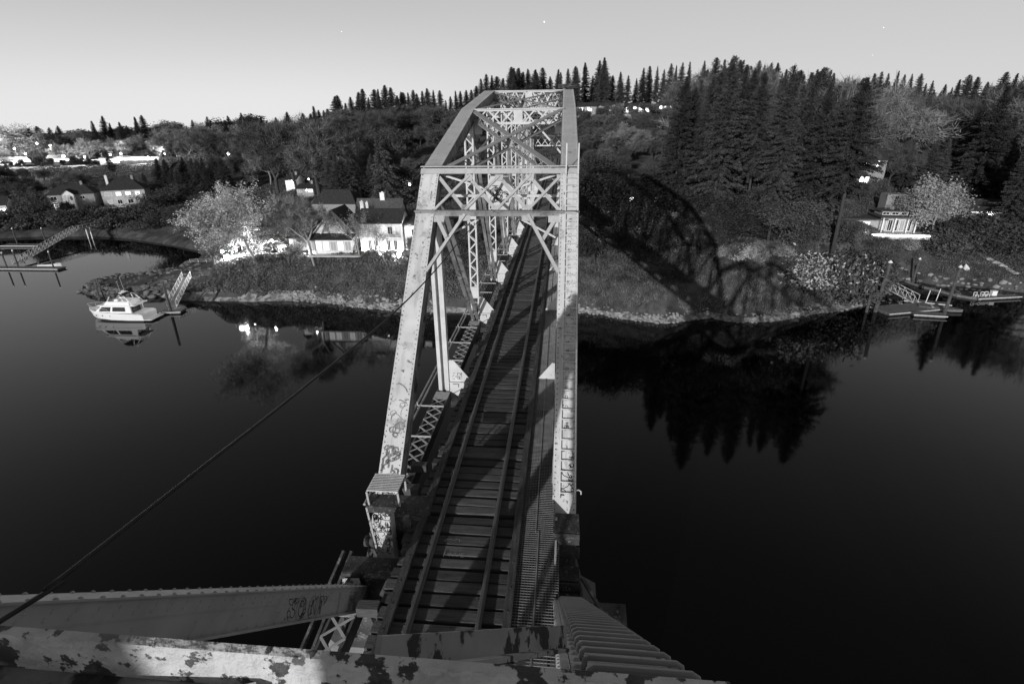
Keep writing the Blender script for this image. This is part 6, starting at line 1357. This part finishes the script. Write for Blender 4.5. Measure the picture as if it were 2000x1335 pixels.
# town hill trees
for px_, yy, tp, wd, lab in ((262, 372, 262, 1.6, 'wide pale bare tree glowing behind the floodlit building'), (320, 380, 262, 1.3, 'pale bare tree right of the widest one above the floodlit building'), (225, 395, 268, 1.2, 'pale bare tree left of the widest one above the floodlit building'), (345, 330, 272, 1.2, 'pale bare tree lit by the starry street lamp')): bytop(BAREP[0], px_, yy, tp, lab, None, wd, 5, 26)
for px_, yy, tp, wd in ((181, 430, 236, 1.0), (197, 425, 226, 1.3), (212, 432, 240, 1.1), (233, 428, 238, 1.3), (246, 435, 245, 1.0), (262, 420, 228, 1.2), (276, 424, 225, 1.2), (290, 418, 250, 1.3), (165, 440, 268, 1.0), (108, 520, 256, 1.2), (72, 520, 248, .6)): bytop(FIRS[RT.randrange(3)], px_, yy, tp, 'dark fir standing against the pale sky over the town', 'firs over the town', wd, 6, 40)
x = -20
while x < 640:
    yy = RT.uniform(470, 560); k_ = RT.choice(LEAFYP + LEAFY + BAREP); tp = float(np.interp(x, [0, 30, 60, 120, 330, 380, 480, 560, 640], [240, 246, 266, 258, 252, 238, 240, 232, 226])) + RT.uniform(-2, 10); bytop(k_, x, yy, tp, 'distant rounded tree along the town skyline', 'distant trees on the town skyline', RT.uniform(1.3, 2.0), 8, 34)
    if RT.random() < .35 and x > 300: bytop(FIRS[0], x + 8, yy - 20, tp - RT.uniform(0, 8), 'distant fir among the rounded trees of the town skyline', 'distant firs on the town skyline', 1.5, 8, 36)
    x += RT.uniform(20, 32)
for k in range(26):
    x = -10 + k * 13.5 + RT.uniform(-5, 5); yy = RT.uniform(368, 400); bytop(RT.choice(BAREP + LEAFYP), x, yy, RT.uniform(268, 292), 'pale tree lit by town lamps on the far left hill', 'lamp lit trees on the town hill', RT.uniform(1.2, 1.6), 5, 18)
bytop(LEAFYP[0], 8, 380, 240, 'tall pale tree cut by the left edge above the town', None, 1.3, 8, 40)
# cove bank bushes
for k in range(46):
    x, y = -10 + (k % 16) * 24 + RT.uniform(-8, 8), 418 + (k // 16) * 13 + RT.uniform(-5, 5); p = hit(x, y)
    if 95 < x < 280 and y < 425: continue
    plant(RT.choice(BUSH), p[0], p[1], RT.uniform(2.2, 4.5), 'dark bush on the bank of the cove below the houses', 'bushes on the cove bank', k, 1.4, cat='bush')
bytop(LEAFY[0], 60, 180, 372, 'round black tree left of the cove houses', None, 1.6, 5); bytop(LEAFY[1], 300, 178, 362, 'dark tree right of the cove houses', None, 1.5, 5); bytop(LEAFY[2], 330, 182, 372, 'dark tree between the cove houses and the spreading tree', None, 1.5, 5); bytop(LEAFYP[1], 90, 205, 372, 'pale small tree against the left cove house', None, 1, 4)
for k, (x, yy, tp) in enumerate(((340, 160, 405), (365, 165, 400), (395, 160, 395), (425, 158, 390), (455, 160, 385), (485, 165, 385), (510, 160, 395))): bytop(LEAFY[k % 3], x, yy, tp, 'dark tree in the row behind the spreading tree', 'dark trees behind the spreading tree', 1.5, 4, 14)

# ---- ground cover
def cover(name, xr, yr, n, test, size, mtl, label, cat, seed, lift=(.05, .5), grow_=0):
    rg = np.random.default_rng(seed); X = rg.uniform(*xr, n); Y = rg.uniform(*yr, n); s = sdist(np.stack([X, Y], 1)); H_ = height(X, Y); ok = test(X, Y, s, H_); X, Y, H_, s = X[ok], Y[ok], H_[ok], s[ok]
    th = (vnoise(X, Y, 2.6, seed) + .5) * (vnoise(X, Y, 7.0, seed + 1) + .8)
    P = np.stack([X, Y, H_ + lift[0] + lift[1] * th * rg.uniform(.3, 1, len(X))], 1)
    if grow_: D = rg.normal(0, .3, (len(P), 3)) * grow_; D[:, 2] = np.abs(D[:, 2]) + grow_ * .5; V, F = tri_blades(P - np.array([0, 0, .05]), D, rg.uniform(.03, .08, (len(P), 1)), rg)
    else: V, F = leaves(P, size, rg)
    o = bpy.data.objects.new(name, np_mesh(name, V, F, mtl)); COL.objects.link(o); tag(o, label, cat, kind='stuff')
cover('hedge', (-84, 4), (96, 126), 150000, lambda X, Y, s, h: (s > .9) & (s < 9) & (Y < 112) & (X > -82 + vnoise(X, Y, 3, 8) * 4), .2, M_IVY, 'thick ivy and brush covering the bank below the mansion lawn', 'hedge', 3, (.0, 1.7))
cover('bank_grass', (0, 66), (94, 128), 150000, lambda X, Y, s, h: (s > .8) & (s < 13) & (vnoise(X, Y, 3.5, 4) > -.3), .2, M_GRASSB, 'rough dry grass on the right bank', 'grass', 4, (.0, .35), .6)
cover('undergrowth', (2, 130), (104, 170), 90000, lambda X, Y, s, h: (s > 10) & (vnoise(X, Y, 6, 14) > -.2), .22, M_LEAF, 'dark undergrowth under the right hand trees', 'undergrowth', 6, (.0, 1.2))
cover('cove_grass', (60, 150), (100, 150), 60000, lambda X, Y, s, h: (s > 1.2), .2, M_GRASSB, 'rough grass round the right cove', 'grass', 7, (.0, .2), .35)
cover('undergrowth', (-150, 0), (124, 230), 90000, lambda X, Y, s, h: (s > 12) & (vnoise(X, Y, 8, 15) > -.1) & ~((np.abs(X + 45) < 24) & (Y < 150)), .26, M_LEAF, 'dark undergrowth on the slope behind the mansion', 'undergrowth', 8, (.0, 1.3))
cover('undergrowth', (-330, -100), (170, 360), 90000, lambda X, Y, s, h: (s > 6) & (vnoise(X, Y, 8, 19) > -.2), .3, M_LEAF, 'dark undergrowth on the slopes round the cove and town', 'undergrowth', 9, (.0, 1.2))
cover('shore_brush', (-30, 8), (96, 130), 50000, lambda X, Y, s, h: (s > 2.2) & (vnoise(X, Y, 4, 21) > -.3), .16, M_LEAF, 'dark brush on the bank under the far end of the bridge', 'brush', 10, (.0, 1.6))
# far belts made of bigger leaf clumps
FARL = [tree_proto('leafy_tree', deciduous(s, 14, .8, 'leaf', m_, 4, .12, 7000, .5, clump=1.0)) for s, m_ in ((81, M_LEAF), (82, M_LEAFP), (83, M_LEAF))]
x = -40
while x < 660:
    tp = float(np.interp(x, [0, 30, 60, 120, 330, 380, 480, 560, 640], [250, 252, 268, 262, 256, 244, 246, 238, 232])) + RT.uniform(0, 14); bytop(RT.choice(FARL), x, RT.uniform(560, 640), tp, 'far rounded tree low on the town skyline', 'far trees low on the town skyline', RT.uniform(1.6, 2.4), 10, 34); x += RT.uniform(16, 26)
for yy, x0_, x1_, tp0, tp1 in ((440, -20, 420, 266, 280), (395, 330, 470, 258, 285), (345, 340, 640, 262, 290), (300, 325, 470, 285, 315), (275, 330, 480, 300, 330)):
    x = x0_
    while x < x1_:
        bytop(RT.choice(FARL), x, yy + RT.uniform(-10, 10), RT.uniform(tp0, tp1), 'rounded tree on the gentle slope among the town lights', 'trees among the town lights', RT.uniform(1.3, 1.9), 5, 20); x += RT.uniform(24, 40)
for yy, x0_, x1_, tp0, tp1 in ((255, 1128, 1385, 218, 235), (228, 1128, 1385, 238, 262), (203, 1126, 1390, 262, 290), (180, 1126, 1400, 290, 330)):
    x = x0_
    while x < x1_:
        bytop(RT.choice(FARL[::2] + BARE), x, yy + RT.uniform(-6, 6), RT.uniform(tp0, tp1), 'rounded dark tree filling the slope right of the bridge', 'rounded trees on the slope right of the bridge', RT.uniform(1.2, 1.6), 5, 18); x += RT.uniform(28, 44)
for k_, x_, yy_, tp_ in ((BARE[0], 1662, 152, 322), (LEAFY[0], 1712, 154, 345), (FIRS[1], 1640, 158, 268), (BARE[1], 1690, 150, 352)): bytop(k_, x_, yy_, tp_, 'tree partly hiding the tall lit house among the firs', 'trees before the tall lit house', 1.2)
# screens of brush before the houses right of the bridge
for k in range(16):
    x = 1150 + k * 20 + RT.uniform(-6, 6); yy = RT.uniform(110, 122); bytop(RT.choice(LEAFYD), x, yy, RT.uniform(398, 425) if 1225 < x < 1320 else RT.uniform(360, 405), 'leafy tree of the dark screen along the bank top right of the bridge', 'leafy screen along the right bank top', RT.uniform(1.2, 1.6), 3.5, 16)
for k in range(12):
    x = 1135 + k * 17; yy = RT.uniform(126, 150); bytop(RT.choice(LEAFYD + BARE), x, yy, RT.uniform(305, 365) if not 1220 < x < 1320 else RT.uniform(404, 420), 'tree in the dark tangle behind the screen of brush', 'dark tangle behind the right brush screen', RT.uniform(1.2, 1.5), 5, 18)
x = 10
while x < 640:
    tp = float(np.interp(x, [0, 60, 170, 300, 380, 480, 560, 640], [258, 258, 258, 252, 236, 234, 228, 222])) - RT.uniform(0, 14); bytop(RT.choice(FIRS + FARL), x, RT.uniform(520, 600), tp, 'uneven tree top on the far left skyline', 'uneven trees on the far left skyline', RT.uniform(1.5, 2.4), 10, 40); x += RT.uniform(14, 30)
p = hit(468, 512); fl_ = empty('ground_floodlight', tuple(p), 'small floodlight on the lawn aimed up into the spreading tree', 'lamp'); b = MB(); b.box((p[0], p[1], p[2] + .2), (.4, .3, .3)); b.build('housing', M_WOODD, fl_); lamp_light('flood_light', (p[0] - .6, p[1] + 1.8, p[2] + 1.0), 3500, .2, fl_)
cover('bank_brush', (0, 66), (94, 122), 90000, lambda X, Y, s, h: (h > 5.0) & (s < 15) & (vnoise(X, Y, 5.5, 24) + .05 * (h - 7) > -.06), .2, M_LEAFD, 'dark brush over the upper part of the right bank', 'brush', 12, (.0, 2.0))
for k in range(11):
    bytop(RT.choice(FARL[:1] + LEAFYD), -5 + k * 20 + (k > 9) * 130 + RT.uniform(-6, 6), 328 + RT.uniform(-4, 4), RT.uniform(300, 316), 'dark tree in front of the town lamps', 'dark trees in front of the town lamps', RT.uniform(1.0, 1.4), 3, 12)
for k in range(20):
    x = 1142 + k * 13 + RT.uniform(-5, 5); yy = RT.uniform(102.5, 109); tp = float(np.interp(x, [1140, 1200, 1300, 1360, 1400], [392, 410, 432, 420, 440])) + RT.uniform(-14, 14); bytop(RT.choice(LEAFY + LEAFYD), x, yy, tp, 'bushy tree low on the right bank where the truss shadow falls', 'bushy trees low on the right bank', RT.uniform(.9, 1.3), 3, 9)
for k, (x, yy, tp) in enumerate(((120, 183, 392), (178, 184, 398), (285, 186, 384), (232, 182, 408), (150, 178, 412), (200, 178, 412))): bytop((LEAFY + BARE)[k], x, yy, tp, 'small dark tree screening the foot of the cove houses', 'small trees before the cove houses', 1.1, 2.5, 9)
M_LEAFM = leaf_mat('mid_leaves', .13, .35)
MIDL = [tree_proto('leafy_tree', deciduous(s, 9, .85, 'leaf', M_LEAFM, 4, .1, 5200, .24, clump=.4)) for s in (91, 92)]
for k in range(24):
    x = 1140 + (k % 14) * 19 + RT.uniform(-8, 8); yy = RT.uniform(103, 116); tp = 395 + (k % 14) * 3 + RT.uniform(-30, 40); bytop(RT.choice(MIDL + BAREP[:1]), x, yy, tp, 'paler moonlit bushy tree on the shadowed right bank', 'paler bushy trees on the right bank', RT.uniform(.9, 1.3), 3, 8)
for k in range(16):
    p = hit(1395 + k * 11 + RT.uniform(-5, 5), 500 + RT.uniform(-12, 40)); plant(RT.choice(BUSH + BUSHP[:1]), p[0], p[1], RT.uniform(1.2, 2.6), 'low bush scattered on the grass of the right bank', 'low bushes on the right bank grass', k, 1.3, cat='bush')
for k, (px_, py_) in enumerate(((405, 268), (497, 266), (500, 302), (535, 270), (603, 352), (664, 362), (1578, 352), (1345, 418), (1385, 436), (1502, 404), (1769, 230), (1787, 240), (700, 270), (350, 290), (380, 312))):
    p = hit(px_, py_ + 8); r_ = max(.22, float(np.hypot(p[0], p[1])) * .0014); q = CAM + ray(px_, py_) * ((p[1] - 3) / ray(px_, py_)[1]); g_ = gz(q[0], q[1])
    lamp(q[0], q[1], g_, max(2.5, q[2] - g_), 60 + 3 * (p[1] - 100), 'small porch lamp glinting through the trees of the hillside', r_, M_LITHOT)['group'] = 'small lamps glinting through the hillside trees'
